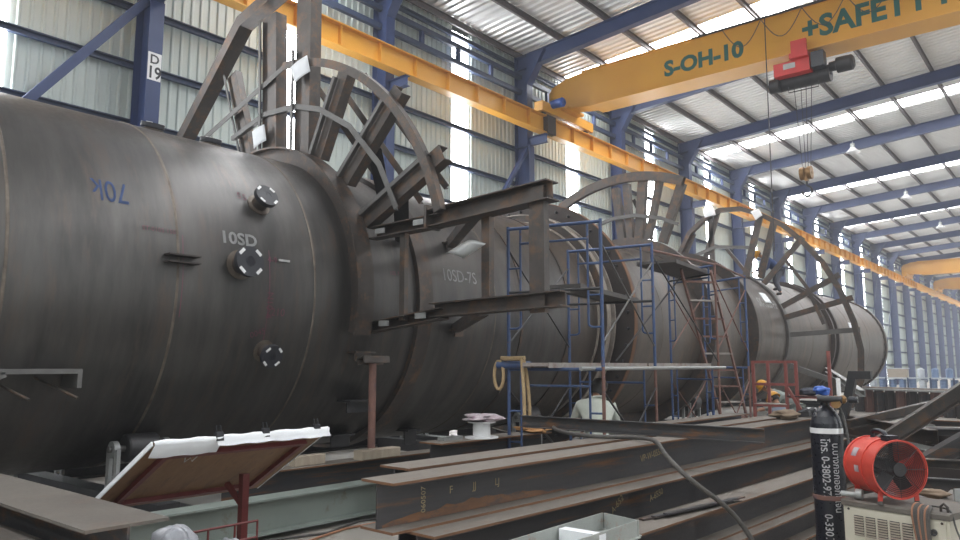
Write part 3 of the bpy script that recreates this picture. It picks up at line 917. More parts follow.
G1 = 'rolled beams stacked in the aisle'
GP_ = 'loose steel sections piled at the right'
yw = .045
def Yb(x, y0, y1, z, ref=3.2):
    return (x+yw*(y0-ref), y0, z), (x+yw*(y1-ref), y1, z)
a, b = Yb(-3.44, 3.16, 11.3, .70)
h_beam('steel_beam', 'nearest top H beam of the central stack, its rusty end toward the camera', a, b, .30, .30, group=G1,
       marks=(('VP-W-0550', 3.1, .12, .085, 'chalk_y', 6), ('060507', .40, .06, .055, 'chalk_y', 90), ('F', .62, .15, .07, 'chalk_y', 0), ('JJ', .85, .15, .07, 'chalk_y', 0), ('LJ', 1.08, .15, .07, 'chalk_y', 0)))
a, b = Yb(-3.24, 3.3, 11.3, .40)
h_beam('steel_beam', 'dark H beam directly under the top beam of the central stack', a, b, .30, .30, group=G1,
       marks=(('A-6550', 2.75, .12, .08, 'chalk_y', 10), ('A-652', 2.15, .1, .08, 'chalk_y', 30)))
a, b = Yb(-3.36, 3.3, 11.2, .10)
h_beam('steel_beam', 'lowest H beam of the central stack resting near the floor', a, b, .30, .30, group=G1)
a, b = Yb(-2.72, 4.6, 11.1, .30)
h_beam('steel_beam', 'H beam with a broad dusty flange in front of the central stack', a, b, .25, .27, group=G1, marks=(('75-1', .12, .08, .09, 'chalk_y', 8),))
a, b = Yb(-2.62, 4.5, 11.0, .05)
h_beam('steel_beam', 'H beam lowest in front, nearest the floor and the gas cylinder', a, b, .25, .30, group=G1)
a, b = Yb(-3.90, 3.72, 10.8, .70)
h_beam('steel_beam', 'H beam just behind the top beam of the central stack, its flange end set back', a, b, .29, .30, group=G1)
h_beam('steel_beam', 'H beam under the set back one, hidden in the rear of the stack', (-3.9, 3.8, .40), (-3.6, 10.8, .40), .30, .3, group=G1)
h_beam('steel_beam', 'lowest H beam in the rear of the central stack', (-3.92, 3.9, .10), (-3.62, 10.8, .10), .30, .3, group=G1)
h_beam('steel_beam', 'dark H beam carrying the white cable reel', (-5.55, 5.85, .52), (-5.45, 7.75, .52), .36, .34, group=G1)
h_beam('steel_beam', 'H beam whose far square end shows behind the crossing channel', (-4.20, 7.8, .70), (-4.10, 10.9, .70), .30, .26, group=G1)
h_beam('steel_beam', 'low dark H beam between the green rail and the vessel', (-7.0, 4.3, .16), (-6.9, 7.6, .16), .42, .28, group=G1)
h_beam('steel_beam', 'large H beam lying crosswise in the near left corner, flange end in view', (-7.3, 1.74, .60), (-3.62, 1.74, .60), .35, .40, mats=(M['beam'], M['greyplate'], M['greyplate']), group=G1)
h_beam('steel_beam', 'second crosswise H beam in the very corner at the lower left', (-7.3, 1.40, .45), (-4.22, 1.40, .45), .35, .44, mats=(M['beam'], M['greyplate'], M['greyplate']), group=G1)
h_beam('rail_beam', 'grey green painted rail beam lying behind the drawing board', (-6.5, 2.6, .06), (-6.45, 7.4, .06), .34, .26, mats=(M['rail_green'], M['rail_green'], M['rail_green']))
# dunnage that carries the stacks
def block(c, s, label, mat='wood', nm='timber_block', group='timber packing under the steel'):
    c = Vector(c)
    mb = MB().box(c, s)
    bev = MB().box(c, (s[0]*1.0, s[1]*.96, s[2]*.9))
    mb = MB()
    x, y, z = s[0]/2, s[1]/2, s[2]/2
    e = min(s)*.08
    pr = [(-x+e, -z), (x-e, -z), (x, -z+e), (x, z-e), (x-e, z), (-x+e, z), (-x, z-e), (-x, -z+e)]
    mb.prism(c-Vector((0, y, 0)), c+Vector((0, y, 0)), pr)
    return solo(nm, mb, M[mat], label, 'block', c-Vector((0, 0, z)), group)
for y in (4.0, 7.0, 10.4):
    block((-3.3+yw*(y-3.2), y, .05), (1.5, .14, .1), 'timber packing on the floor under the central beam stack, %s' % ('near end' if y < 5 else 'middle' if y < 8 else 'far end'))
    if y > 4.5:
        block((-2.5+yw*(y-4.5), y, .025), (.6, .12, .05), 'thin timber packing on the floor under the front beams, %s' % ('middle' if y < 8 else 'far end'))
for y in (6.2, 7.4):
    block((-5.4, y, .26), (.5, .2, .52), 'timber packing block under the dark beam carrying the reel, %s end' % ('near' if y < 7 else 'far'))
for y in (8.4, 10.3):
    block((-4.15, y, .35), (.3, .2, .70), 'timber packing block under the beam behind the crossing channel, %s end' % ('near' if y < 9 else 'far'))
for x in (-6.6, -4.9):
    block((x, 1.74, .30), (.2, .3, .60), 'timber packing block under the large crosswise beam, %s end' % ('left' if x < -6 else 'right'))
    block((x, 1.40, .225), (.2, .3, .45), 'timber packing block under the second crosswise beam, %s end' % ('left' if x < -6 else 'right'))
for y in (4.7, 7.1):
    block((-6.95, y, .08), (.5, .16, .16), 'timber packing under the low dark beam by the vessel, %s end' % ('near' if y < 6 else 'far'))
for y in (3.2, 6.8):
    block((-6.48, y, .03), (.4, .14, .06), 'timber packing under the grey green rail beam, %s end' % ('near' if y < 5 else 'far'))
block((-6.98, 5.35, .635), (.10, .42, .11), 'pale timber block on the low dark beam left of the pipe prop')
block((-6.86, 6.3, .635), (.16, .62, .11), 'pale timber block on the low dark beam beside the pipe prop')
# crossing channel on top of the stack
t = MB().prism((-5.05, 6.80, 1.075), (-2.42, 6.98, 1.055), C_prof(.13, .06, .008))
solo('channel_beam', t, M['beam'], 'long steel channel lying crosswise on top of the beam stack', 'beam', (-3.7, 6.89, 1.0))
mb = MB()
for k in range(3):
    mb = MB().prism((-2.72+.05*k, 5.15+.1*k, .558+.012*k), (-2.50+.03*k, 6.35+.05*k, .558+.012*k), rect(.045, .012))
    solo('flat_bar', mb, M['beam'], 'thin dark flat bar on the front beam, %s from the back' % ORD[k], 'bar', (-2.6, 5.7, .55), 'flat bars on the front beam')
def stain(y0, y1, name):
    N = 24
    rr = random.Random(3)
    mb = MB()
    vs, x_ = [], 0
    for i in range(N+1):
        y = y0+(y1-y0)*i/N
        x = -3.44+yw*(y-3.2)+.0085
        hh = (.015+.05*math.sin(math.pi*min(1, i/N*1.15))**.6)*(.75+.5*rr.random()) if i < N else .004
        vs += [(x, y, .718), (x, y, .718+hh)]
    mb.add(vs, [(2*i, 2*i+2, 2*i+3, 2*i+1) for i in range(N)])
    return mb
top_beam = [o for o in COL.objects if o.name == 'steel_beam'][0]
part('rust_stain', stain(3.2, 5.1, ''), surf('orange_rust', (.20, .095, .045), (.13, .07, .042), rough=.8, scale=(6, 3, 9), rust=(.09, .065, .055), rust_amt=.6), top_beam)
h_beam('stacked_beam', 'dark beam lying across at the back of the right pile, lower one', (-2.7, 14.6, 0), (.4, 13.9, 0), .45, .25, group=GP_)
h_beam('stacked_beam', 'dark beam lying across at the back of the right pile, higher one', (-2.9, 16.2, 0), (.3, 15.6, 0), .70, .3, group=GP_)
# open grey steel tray
t = thing('steel_tray', 'grey open steel tray lying on the front beam at the bottom of the picture', 'tray', (-2.62, 4.0, .555))
part('bottom_plate', MB().bb((-2.77, 3.2, .556), (-2.47, 4.68, .564)), M['tray'], t)
part('side_wall', MB().prism((-2.77, 3.2, .612), (-2.77, 4.70, .612), L_prof(.112, .03, .008)), M['tray'], t)
part('side_wall', MB().prism((-2.46, 3.2, .612), (-2.46, 4.62, .612), L_prof(.112, .03, .008)), M['tray'], t)
part('end_wall', MB().prism((-2.77, 4.70, .612), (-2.46, 4.62, .612), rect(.010, .112)), M['tray'], t)
part('divider', MB().bb((-2.765, 4.12, .565), (-2.465, 4.20, .655)), M['paper'], t)
block((-2.62, 3.45, .278), (.3, .12, .556), 'timber prop under the near end of the grey tray')

# pipe prop from the floor to the shelf lug
t = thing('pipe_prop', 'rusty pipe prop standing under a shelf bracket of the vessel', 'prop', (-7.12, 6.45, 0))
part('pipe', MB().tube([(-7.14, 6.45, .02), (-7.14, 6.45, 1.72)], .048, 16), M['scaf_red'], t)
part('base_plate', MB().bb((-7.26, 6.33, 0), (-7.02, 6.57, .02)), M['steel'], t)
part('head_channel', MB().prism((-7.14, 6.24, 1.76), (-7.14, 6.68, 1.76), C_prof(.14, .09, .012), up=(1, 0, .2)), M['steel'], t)

for k in range(3):
    h_beam('added_dark_beam', ('added dark beam hiding the bright floor behind the near part of the vessel', 'added dark beam hiding the bright floor behind the middle of the vessel', 'added dark beam hiding the bright floor behind the far part of the vessel')[k],
           (-12.1, .5+13.2*k, 0), (-12.1, 13.4+13.2*k, 0), .55, .4, mats=(M['dark_iron'], M['beam'], M['beam']))  # added to block the view of bright floor beneath the vessel
# ================================================================= roller stands
def roller_stand(y, label, rr=.15):
    t = thing('roller_stand', label, 'roller', (-8.1, y, 0), 'roller stands under the vessel')
    part('base_frame', MB().bb((-11.6, y-.35, 0), (-7.4, y+.35, .22)).bb((-11.6, y-.12, .22), (-7.4, y+.12, .3)), M['dark_iron'], t)
    for s, x0 in ((1, 0), (-1, 1)):
        d = R(-52)
        cx = VX+s*(VR+rr+.01)*math.cos(d)
        cz = VZ+(VR+rr+.01)*math.sin(d)
        part('roller', MB().lathe([(-.17, .04), (-.17, rr-.015), (-.155, rr), (.155, rr), (.17, rr-.015), (.17, .04)], (cx, y, cz), 'y', 32), M['dark_iron'], t)
        part('axle', MB().tube([(cx, y-.34, cz), (cx, y+.34, cz)], .035, 12), M['steel_light'], t)
        for yy in (y-.28, y+.28):
            part('bearing_bracket', MB().bb((cx-.12, yy-.02, .25), (cx-.05, yy+.02, cz)).bb((cx+.05, yy-.02, .25), (cx+.12, yy+.02, cz)).lathe([(-.03, .03), (-.03, .085), (.03, .085), (.03, .03)], (cx, yy, cz), 'y', 16), M['galv'], t)
    return t
roller_stand(3.95, 'roller stand carrying the near end of the vessel, behind the drawing board')
roller_stand(11.0, 'roller stand under the vessel behind the draped sling', .2)
roller_stand(18.0, 'roller stand under the vessel just right of the man in the white shirt', .22)
roller_stand(31.2, 'roller stand under the far section of the vessel', .2)
# small gear on the floor under the near end
solo('valve_body', MB().lathe([(0, .02), (0, .09), (.08, .1), (.14, .06), (.22, .05), (.22, .02)], (-7.5, 3.35, .0), 'z', 16).tube([(-7.62, 3.35, .12), (-7.38, 3.35, .12)], .035, 10),
     M['drum_blue'], 'small blue valve body on the floor under the near vessel end', 'valve', (-7.5, 3.35, 0))
solo('bearing_cap', MB().lathe([(0, .02), (0, .10), (.10, .10), (.16, .05), (.16, .02)], (-7.35, 3.75, .0), 'z', 16), M['dark_iron'], 'dark round bearing cap on the floor under the near vessel end', 'part', (-7.35, 3.75, 0))

# ================================================================= drawing board on a red stand
t = thing('drawing_board', 'tilted plywood drawing board on a red steel stand', 'board', (-4.7, 2.8, 0))
A, B_ = Vector((-5.02, 0, .78)), Vector((-4.20, 0, 1.25))
dv = (B_-A).normalized()
nv = Vector((dv.z, 0, -dv.x))      # underside normal
def bp(u, y, n=0.0):
    p = A+dv*u+nv*n
    return Vector((p.x, y, p.z))
LEN = (B_-A).length
def slab(u0, u1, y0, y1, n0, n1):
    vs = [bp(u, y, n) for n in (n0, n1) for u in (u0, u1) for y in (y0, y1)]
    return MB().add(vs, [(0, 1, 3, 2), (4, 6, 7, 5), (0, 4, 5, 1), (2, 3, 7, 6), (0, 2, 6, 4), (1, 5, 7, 3)])
part('board_panel', slab(0, LEN, 2.13, 3.38, -.009, .009), M['plywood'], t)
part('edge_strip', slab(-.006, LEN+.002, 2.120, 2.129, -.016, .012), M['paper'], t)
part('edge_strip', slab(-.006, LEN+.002, 3.381, 3.390, -.016, .012), M['paper'], t)
for u0, u1, y0, y1 in ((.10, .135, 2.24, 3.27), (.80, .835, 2.24, 3.27), (.135, .80, 2.24, 2.275), (.135, .80, 3.235, 3.27)):
    part('frame_bar', slab(u0, u1, y0, y1, .010, .040), M['red_oxide'], t)
part('post', MB().prism((-4.58, 2.98, 0), (-4.58, 2.98, .96), rect(.05, .05), up=(1, 0, 0)), M['red_oxide'], t)
part('strut', MB().prism((-4.58, 2.98, .74), (-4.76, 2.96, .88), rect(.03, .03)), M['red_oxide'], t)
part('post', MB().prism((-4.95, 2.30, 0), (-4.95, 2.30, .78), rect(.05, .05), up=(1, 0, 0)), M['red_oxide'], t)
part('foot', MB().bb((-5.1, 2.955, 0), (-4.2, 3.005, .04)).bb((-5.3, 2.275, 0), (-4.6, 2.325, .04)), M['red_oxide'], t)
part('cross_bar', MB().prism((-4.95, 2.30, .3), (-4.58, 2.98, .3), rect(.03, .03)), M['red_oxide'], t)
w = part('wire_basket', MB().tube([(-4.2, 2.20, .72), (-4.2, 2.84, .72)], .008, 5), M['red_oxide'], t)
for z in (.62,):
    part('basket_wire', MB().tube([(-4.2, 2.20, z), (-4.2, 2.84, z)], .007, 5), M['red_oxide'], w)
for y in (2.20, 2.50, 2.68, 2.84):
    part('basket_wire', MB().tube([(-4.2, y, .725), (-4.2, y, .45), (-4.57, y+.1, .45)], .007, 5), M['red_oxide'], w)
part('chalk_mark', MB().tube([bp(.76, 2.42, .0095), bp(.66, 2.46, .0095), bp(.72, 2.47, .0095), bp(.66, 2.51, .0095), bp(.77, 2.51, .0095)], .004, 4), M['chalk'], t)
# drawings clipped over the upper edge
def flap(y0, y1, drop, back, label, n=.0):
    mb = MB()
    N = 8
    prof = [(LEN-back, -.014), (LEN-.02, -.02-n), (LEN+.015, -.012-n), (LEN+.02+n, .004), (LEN+.012, .02+n), (LEN-drop, .05+n)]
    vs, m = [], len(prof)
    for i in range(N+1):
        y = y0+(y1-y0)*i/N
        for j, (u, q) in enumerate(prof):
            vs.append(bp(u, y, q+.004*math.sin(i*1.7+j)))
    fs = [(i*m+j, i*m+j+1, (i+1)*m+j+1, (i+1)*m+j) for i in range(N) for j in range(m-1)]
    v2 = [p+Vector((.002, 0, .003)) for p in vs]
    mb.add(vs, fs, True)
    mb.add(v2, fs, True)
    solo('drawing_sheet', mb, M['paper'], label, 'paper', bp(LEN, (y0+y1)/2))
flap(2.13, 2.56, .085, .35, 'white drawing folded down over the left end of the board edge')
flap(2.52, 2.95, -.012, .40, 'white drawing clipped on the middle of the board edge', .003)
flap(2.92, 3.38, -.012, .40, 'white drawing clipped on the right end of the board edge', .005)
def clip(y, label):
    mb = MB().add([], [])
    c = bp(LEN+.012, y, -.01)
    mb.prism(c+Vector((0, -.025, 0)), c+Vector((0, .025, 0)), [(-.02, -.025), (.02, -.025), (.012, .03), (-.012, .03)])
    mb.tube([c+Vector((.0, -.015, .03)), c+Vector((-.01, -.015, .065)), c+Vector((-.01, .015, .065)), c+Vector((0, .015, .03))], .004, 5)
    solo('binder_clip', mb, M['clip'], label, 'clip', c, None)
clip(2.54, 'black binder clip on the board edge, left one of three')
clip(2.87, 'black binder clip on the board edge, middle one of three')
clip(3.28, 'black binder clip on the board edge, right one of three')
# bags and box at the stand
def blob(c, s, seed, nm, label, cat, mat, rough=.18, n=14, group=None):
    rnd = random.Random(seed)
    ph = [rnd.uniform(0, 6.28) for _ in range(6)]
    vs, fs = [], []
    for i in range(n+1):
        th = math.pi*i/n
        for k in range(2*n):
            a = math.pi*k/n
            d = 1+rough*(.5*math.sin(3*a+ph[0]+2*th)+.35*math.sin(5*a+ph[1])*math.sin(3*th+ph[2])+.3*math.sin(7*th+ph[3]+a))*math.sin(th)
            vs.append((c[0]+s[0]*d*math.sin(th)*math.cos(a), c[1]+s[1]*d*math.sin(th)*math.sin(a), c[2]+s[2]*d*math.cos(th)))
    for i in range(n):
        for k in range(2*n):
            k2 = (k+1) % (2*n)
            fs.append((i*2*n+k, i*2*n+k2, (i+1)*2*n+k2, (i+1)*2*n+k))
    return solo(nm, MB().add(vs, fs, True), mat, label, cat, (c[0], c[1], c[2]-s[2]), group)
block((-4.0, 2.42, .29), (.34, .62, .58), 'dark low crate behind the plastic bags', 'dark_iron', 'crate', None)
blob((-3.92, 2.13, .70), (.13, .12, .14), 3, 'plastic_bag', 'round stuffed clear plastic bag beside the crosswise beam end', 'bag', M['bag'], .25)
blob((-3.95, 2.50, .60), (.09, .09, .10), 5, 'plastic_bag', 'crumpled plastic bag in front of the red stand post', 'bag', M['bag'], .5)
# orange cable on the floor by the rail
pts = [(-6.0, 3.9+.35*i, .02) for i in range(10)]
pts = [(-6.05+.12*math.sin(i*1.1), 3.7+.38*i, .015) for i in range(11)]
solo('floor_cable', MB().tube(pts, .012, 6), M['copper'], 'thin orange cable lying on the floor along the green rail', 'cable', (-6, 5.5, 0))
pts = [(-6.25+.10*math.sin(i*1.6), 3.5+.30*i, .015) for i in range(10)]
solo('floor_cable', MB().tube(pts, .012, 6), M['rubber'], 'thin black cable winding on the floor beside the green rail', 'cable', (-6.2, 4.8, 0))

# ================================================================= cable reel, rag, hose
t = thing('cable_reel', 'white cable reel with crumpled foil on top, standing on the dark beam', 'reel', (-5.45, 7.0, .88))
rx, ry = -5.46, 6.6
t.location = (rx, ry, .88)
part('flange', MB().lathe([(0, .01), (0, .19), (.015, .19), (.015, .01)], (rx, ry, .881), 'z', 28), M['white'], t)
part('core', MB().lathe([(.015, .10), (.17, .10)], (rx, ry, .881), 'z', 24), M['white'], t)
part('flange', MB().lathe([(.17, .01), (.17, .16), (.182, .16), (.182, .01)], (rx, ry, .881), 'z', 28), M['white'], t)
blob((rx, ry, 1.105), (.21, .19, .045), 11, 'foil_heap', 'crumpled foil heap lying on the white reel', 'foil', M['foil'], .5)
blob((-5.42, 7.55, .915), (.20, .13, .035), 21, 'rag', 'orange brown rag lying on the dark beam near the sling', 'rag', M['rag'], .7)
solo('steel_offcut', MB().prism((-5.58, 6.05, .90), (-5.58, 6.35, .90), rect(.1, .04)), M['galv'], 'small pale steel offcut left of the white reel', 'offcut', (-5.58, 6.2, .88))
hose = [(-5.30, 7.55, .90), (-5.1, 7.4, 1.0), (-4.9, 7.25, 1.04), (-4.6, 6.75, 1.02), (-4.1, 6.35, 1.02), (-3.8, 6.3, 1.015), (-3.45, 6.42, 1.022), (-3.05, 6.1, 1.05), (-2.75, 5.62, .99),
        (-2.50, 5.54, .82), (-2.35, 5.93, .57), (-2.22, 6.03, .34), (-2.12, 6.03, .14), (-2.0, 5.9, .03), (-1.9, 5.4, .025)]
# round the polyline
def smooth_pts(p, it=2):
    p = [Vector(q) for q in p]
    for _ in range(it):
        o = [p[0]]
        for a, b in zip(p[:-1], p[1:]):
            o += [a*.75+b*.25, a*.25+b*.75]
        o.append(p[-1])
        p = o
    return p
solo('air_hose', MB().tube(smooth_pts(hose), .02, 8), M['hose_grey'], 'thick grey hose draped over the beam stack and down its front', 'hose', (-3.5, 6.4, 1.0))
blob((-3.20, 10.1, 1.06), (.16, .24, .065), 31, 'sack', 'brown cloth sack lying on the far end of the top beam', 'sack', M['sack'], .45)
for k in range(4):
    solo('steel_clamp', MB().prism((-3.22+.03*k, 10.62+.22*k, 1.03), (-3.05+.03*k, 10.62+.22*k, 1.05), rect(.12, .07)).tube([(-3.2+.03*k, 10.62+.22*k, 1.05), (-3.12+.03*k, 10.72+.22*k, 1.10)], .03, 8), M['dark_iron'],
         'dark steel clamp on the far end of the top beam, %s after the sack' % ORD[k], 'clamp', (-3.1, 10.6+.22*k, 1.0), 'clamps on the far end of the top beam')
block((-3.16, 11.15, 1.05), (.2, .2, .10), 'small white box on the far end of the top beam', 'white', 'carton', None)

# ================================================================= scaffold
def tube2(a, b, r=.021):
    return MB().tube([a, b], r, 8)
def scaf_frame(par, L, Rr, z0, h, mat, mat2=None):
    """H frame between foot points L and Rr (x, y)"""
    L, Rr = Vector((L[0], L[1], 0)), Vector((Rr[0], Rr[1], 0))
    d = (Rr-L).normalized()
    up = Vector((0, 0, 1))
    f = part('frame_post', tube2(L+up*z0, L+up*(z0+h)), mat, par)
    part('frame_post', tube2(Rr+up*z0, Rr+up*(z0+h)), mat2 or mat, par)
    part('top_rail', tube2(L+up*(z0+h-.03), Rr+up*(z0+h-.03)), mat, f)
    part('second_rail', tube2(L+d*.15+up*(z0+h-.22), Rr-d*.15+up*(z0+h-.22), .015), mat, f)
    for s, q in ((1, L), (-1, Rr)):
        e = q+d*s*.16
        part('ladder_stile', MB().tube(smooth_pts([e+up*(z0+h-.05), e+up*(z0+h-1.15), e+up*(z0+h-1.25), q+up*(z0+h-1.25)], 2), .014, 6), mat, f)
        for k in range(2):
            part('ladder_rung', tube2(q+up*(z0+h-.52-.36*k), e+up*(z0+h-.52-.36*k), .012), mat, f)
F1, F2, F3, F4 = ((-5.45, 7.10), (-4.31, 7.36)), ((-5.88, 9.10), (-4.63, 9.28)), ((-5.92, 12.5), (-4.80, 11.88)), ((-6.1, 14.45), (-5.02, 13.84))
sb, sr = M['scaf_blue'], M['scaf_red']
s1 = thing('scaffold', 'blue tubular scaffold bay nearest the camera, at the long steel frame', 'scaffold', (-5.1, 8.2, 0), 'scaffold bays along the vessel')
for Fq in (F1, F2):
    scaf_frame(s1, Fq[0], Fq[1], 0, 1.68, sb, sr)
    scaf_frame(s1, Fq[0], Fq[1], 1.68, 1.70, sb)
def brace(par, a, b, mat=None):
    part('cross_brace', tube2(a, b, .012), mat or M['galv'], par)
for i in (0, 1):
    a, b = F1[i], F2[i]
    for z0, z1 in ((1.95, 3.1), (3.1, 1.95), (.3, 1.4), (1.4, .3)):
        brace(s1, (a[0], a[1], z0), (b[0], b[1], z1), M['steel_light'] if i and z0 > 1.5 else M['dark_iron'])
s2 = thing('scaffold', 'tubular scaffold bay with the inclined ladder, farther along the vessel', 'scaffold', (-5.4, 13.2, 0), 'scaffold bays along the vessel')
for Fq in (F3, F4):
    scaf_frame(s2, Fq[0], Fq[1], 0, 1.68, sb, sr)
    scaf_frame(s2, Fq[0], Fq[1], 1.68, 1.70, sb, sr if Fq is F3 else sb)
for i in (0, 1):
    a, b = F3[i], F4[i]
    for z0, z1 in ((1.95, 3.1), (3.1, 1.95), (.3, 1.4), (1.4, .3)):
        brace(s2, (a[0], a[1], z0), (b[0], b[1], z1), sr)
a, b = F2[1], F3[1]
brace(s2, (a[0], a[1], 3.2), (b[0], b[1], 1.75), M['dark_iron'])
brace(s2, (a[0]-.6, a[1], 1.75), (b[0]-.6, b[1], 3.2), M['dark_iron'])
part('guard_rail', tube2((-4.78, 9.5, 3.32), (-4.8, 11.9, 3.36), .018), sr, s2)
part('guard_rail', tube2((-4.80, 11.9, 3.38), (-5.02, 13.84, 3.34), .018), sr, s2)
def plank(a, b, w, mat, label, t=.04):
    a, b = Vector(a), Vector(b)
    mb = MB().prism(a, b, [(-w/2, -t/2), (w/2, -t/2), (w/2, t/2), (-w/2, t/2)])
    d = (b-a).normalized()
    s = d.cross(Vector((0, 0, 1))).normalized()
    for k in (-1, 1):
        mb.prism(a+s*k*w/2-Vector((0, 0, .008)), b+s*k*w/2-Vector((0, 0, .008)), rect(.014, t+.02))
    return solo('scaffold_plank', mb, M[mat], label, 'plank', (a+b)/2, 'scaffold planks')
plank((-4.95, 6.95, 1.705), (-5.15, 9.7, 1.705), .34, 'plank', 'pale scaffold plank at mid height on the nearest bay')
plank((-5.14, 9.75, 1.705), (-5.30, 12.35, 1.705), .34, 'plank', 'pale scaffold plank at mid height between the two bays')
plank((-4.78, 7.28, 2.62), (-5.20, 9.5, 2.62), .42, 'darkplank', 'dark scaffold plank high up beside the long steel frame post')
plank((-5.12, 10.4, 3.27), (-5.36, 12.4, 3.27), .62, 'darkplank', 'wide dark scaffold platform at the head of the inclined ladder')
for a, b in ((F2, 2.60), (F1, 2.60)):
    d0, d1 = Vector((a[0][0], a[0][1], b-.03)), Vector((a[1][0], a[1][1], b-.03))
    part('transom', tube2(d0, d1, .018), M['dark_iron'], s1)
for a, b in ((F3, 3.24),):
    part('transom', tube2((a[0][0], a[0][1], b-.03), (a[1][0], a[1][1], b-.03), .018), M['dark_iron'], s1 if a is F2 else s2)
part('ledger', MB().tube([(-4.38, 7.0, 1.66), (-4.82, 12.2, 1.66)], .024, 8), M['galv'], s1)
# inclined ladder
t = thing('steel_ladder', 'rusty brown inclined ladder rising to the scaffold platform', 'ladder', (-5.3, 12.5, 0))
la, lb = Vector((-5.06, 11.15, 3.22)), Vector((-5.52, 14.1, .0))
dd = Vector((.33, .52, 0)).normalized()*.56
part('ladder_stile', MB().prism(la, lb, rect(.03, .075), up=(0, 0, 1)), sr, t)
part('ladder_stile', MB().prism(la+dd, lb+dd, rect(.03, .075), up=(0, 0, 1)), sr, t)
for k in range(11):
    p = la+(lb-la)*((k+.6)/11.2)
    part('rung', MB().prism(p, p+dd, rect(.07, .03)), M['plank'] if k % 3 == 1 else sr, t)
# webbing sling hung over the scaffold corner
part('corner_coupler', MB().tube([(-5.56, 7.02, 1.70), (-5.14, 7.12, 1.70)], .045, 8), sb, s1)
sl = []
for k in range(17):
    a = k/16*math.pi
    sl.append((-5.18+.03*math.cos(a*2), 7.05+.05*math.cos(a), 1.12+.66*math.sin(a)))
strap = MB().tube(sl, .022, 6)
strap.tube([(-5.54+.07*math.cos(q), 7.02, 1.58+.17*math.sin(q)) for q in [2*math.pi*k/14 for k in range(15)]], .020, 6)
strap.tube([(-5.5, 7.02, 1.78), (-5.36, 7.03, 1.775), (-5.18, 7.05, 1.78)], .03, 6)
solo('lifting_sling', strap, M['sling'], 'tan webbing lifting sling draped over the scaffold corner', 'sling', (-5.3, 7.05, 1.2))

# ================================================================= red work stand
t = thing('work_stand', 'dark red steel frame stand in front of the two kneeling workers', 'stand', (-4.7, 14.7, 0))
ro = M['red_oxide'] 
ro2 = surf('faded_red_paint', (0.25, 0.065, 0.055), (0.19, 0.06, 0.05), rough=.6)
for x, y, z in ((-5.26, 14.75, 1.78), (-4.64, 14.75, 1.78), (-4.45, 14.75, 1.78), (-5.26, 15.6, 1.78), (-3.87, 14.8, 1.96)):
    part('post', MB().prism((x, y, 0), (x, y, z), rect(.055, .055), up=(1, 0, 0)), ro2, t)
for x0, x1, z in ((-5.26, -4.45, 1.76), (-5.26, -4.45, 1.33), (-5.26, -4.64, .93), (-4.64, -3.87, 1.10), (-4.64, -3.87, .80)):
    part('rail', MB().prism((x0, 14.75, z), (x1, 14.75, z), rect(.05, .05)), ro2, t)
part('shelf', MB().bb((-4.64, 14.72, 1.10), (-3.87, 15.2, 1.12)), M['rusty'], t)
part('shelf', MB().bb((-5.26, 14.72, .945), (-4.64, 15.1, .96)), M['plank'], t)
part('diagonal', MB().prism((-4.62, 14.72, 1.28), (-4.30, 14.72, .70), rect(.06, .05)), ro2, t)
blob((-4.28, 14.95, 1.20), (.16, .13, .075), 44, 'cloth_bundle', 'dark cloth bundle on the shelf of the red stand', 'bundle', M['grey_cloth'], .3)

# ================================================================= gas cylinder
cx, cy = -1.655, 6.15
t = thing('gas_cylinder', 'tall black gas cylinder with white lettering and a white neck band', 'cylinder', (cx, cy, 0))
prof = [(.0, .06), (.0, .108), (.03, .115), (1.21, .115), (1.26, .110), (1.31, .095), (1.35, .072), (1.38, .045), (1.39, .034), (1.42, .034), (1.42, .01)]
part('body', MB().lathe(prof, (cx, cy, 0), 'z', 48), M['black'], t)
part('neck_band', MB().lathe([(1.185, .1165), (1.225, .1165)], (cx, cy, 0), 'z', 48), M['white'], t)
valve = part('valve', MB().tube([(cx, cy, 1.40), (cx, cy, 1.475)], .020, 12).tube([(cx, cy, 1.44), (cx+.09, cy-.02, 1.44)], .018, 10), M['brass'], t)
part('valve_wheel', MB().lathe([(0, .01), (0, .035), (.02, .035), (.02, .01)], (cx, cy, 1.47), 'z', 16), M['blue_plastic'], valve)
reg = part('regulator', MB().lathe([(-.035, .01), (-.035, .030), (.035, .032), (.05, .018), (.05, .005)], (cx+.11, cy-.02, 1.44), 'x', 18), M['brass'], t)
part('regulator_body', MB().tube([(cx-.03, cy-.08, 1.445), (cx+.14, cy-.06, 1.44)], .026, 12), M['dark_iron'], reg)
part('flow_tube', MB().tube([(cx+.11, cy-.02, 1.44), (cx+.11, cy-.02, 1.60)], .016, 12), M['white'], reg)
part('knob', MB().lathe([(.07, .01), (.07, .026), (.13, .024), (.13, .008)], (cx+.11, cy-.02, 1.44), 'x', 14), M['black'], reg)
part('gauge', MB().lathe([(-.015, .005), (-.015, .034), (.015, .034), (.015, .005)], (cx+.10, cy-.07, 1.41), 'y', 16), M['brass'], reg)
# lettering wrapped on the body, reading downward
def on_cyl(body, top, ang, size, bold=.0, name='lettering', sx=1.0):
    tm = text_mb(body, size, .001, bold=bold, sx=sx)
    vs = []
    for p in tm.v:
        a = R(ang)+p.y/.117
        vs.append(Vector((cx+.1165*math.cos(a), cy+.1165*math.sin(a), top-p.x)))
    tm.v = vs
    part(name, tm, M['white'], t)
on_cyl('โทร. 0-3802-975', 1.15, -97, .080, .0012, sx=.86)
on_cyl('0-3301-4704', .60, -97, .080, .0012, sx=.86)
on_cyl('บ.บางกอกออกซิเจน', 1.12, -58, .072, .0008, sx=.9)
part('strap', MB().lathe([(.695, .118), (.70, .122), (.725, .122), (.73, .118)], (cx, cy, 0), 'z', 40), M['scaf_red'], t)
blob((cx-.02, cy+.0, 1.505), (.055, .05, .035), 9, 'cloth', 'crumpled blue cloth on the valve of the gas cylinder', 'cloth', M['blue_plastic'], .35)
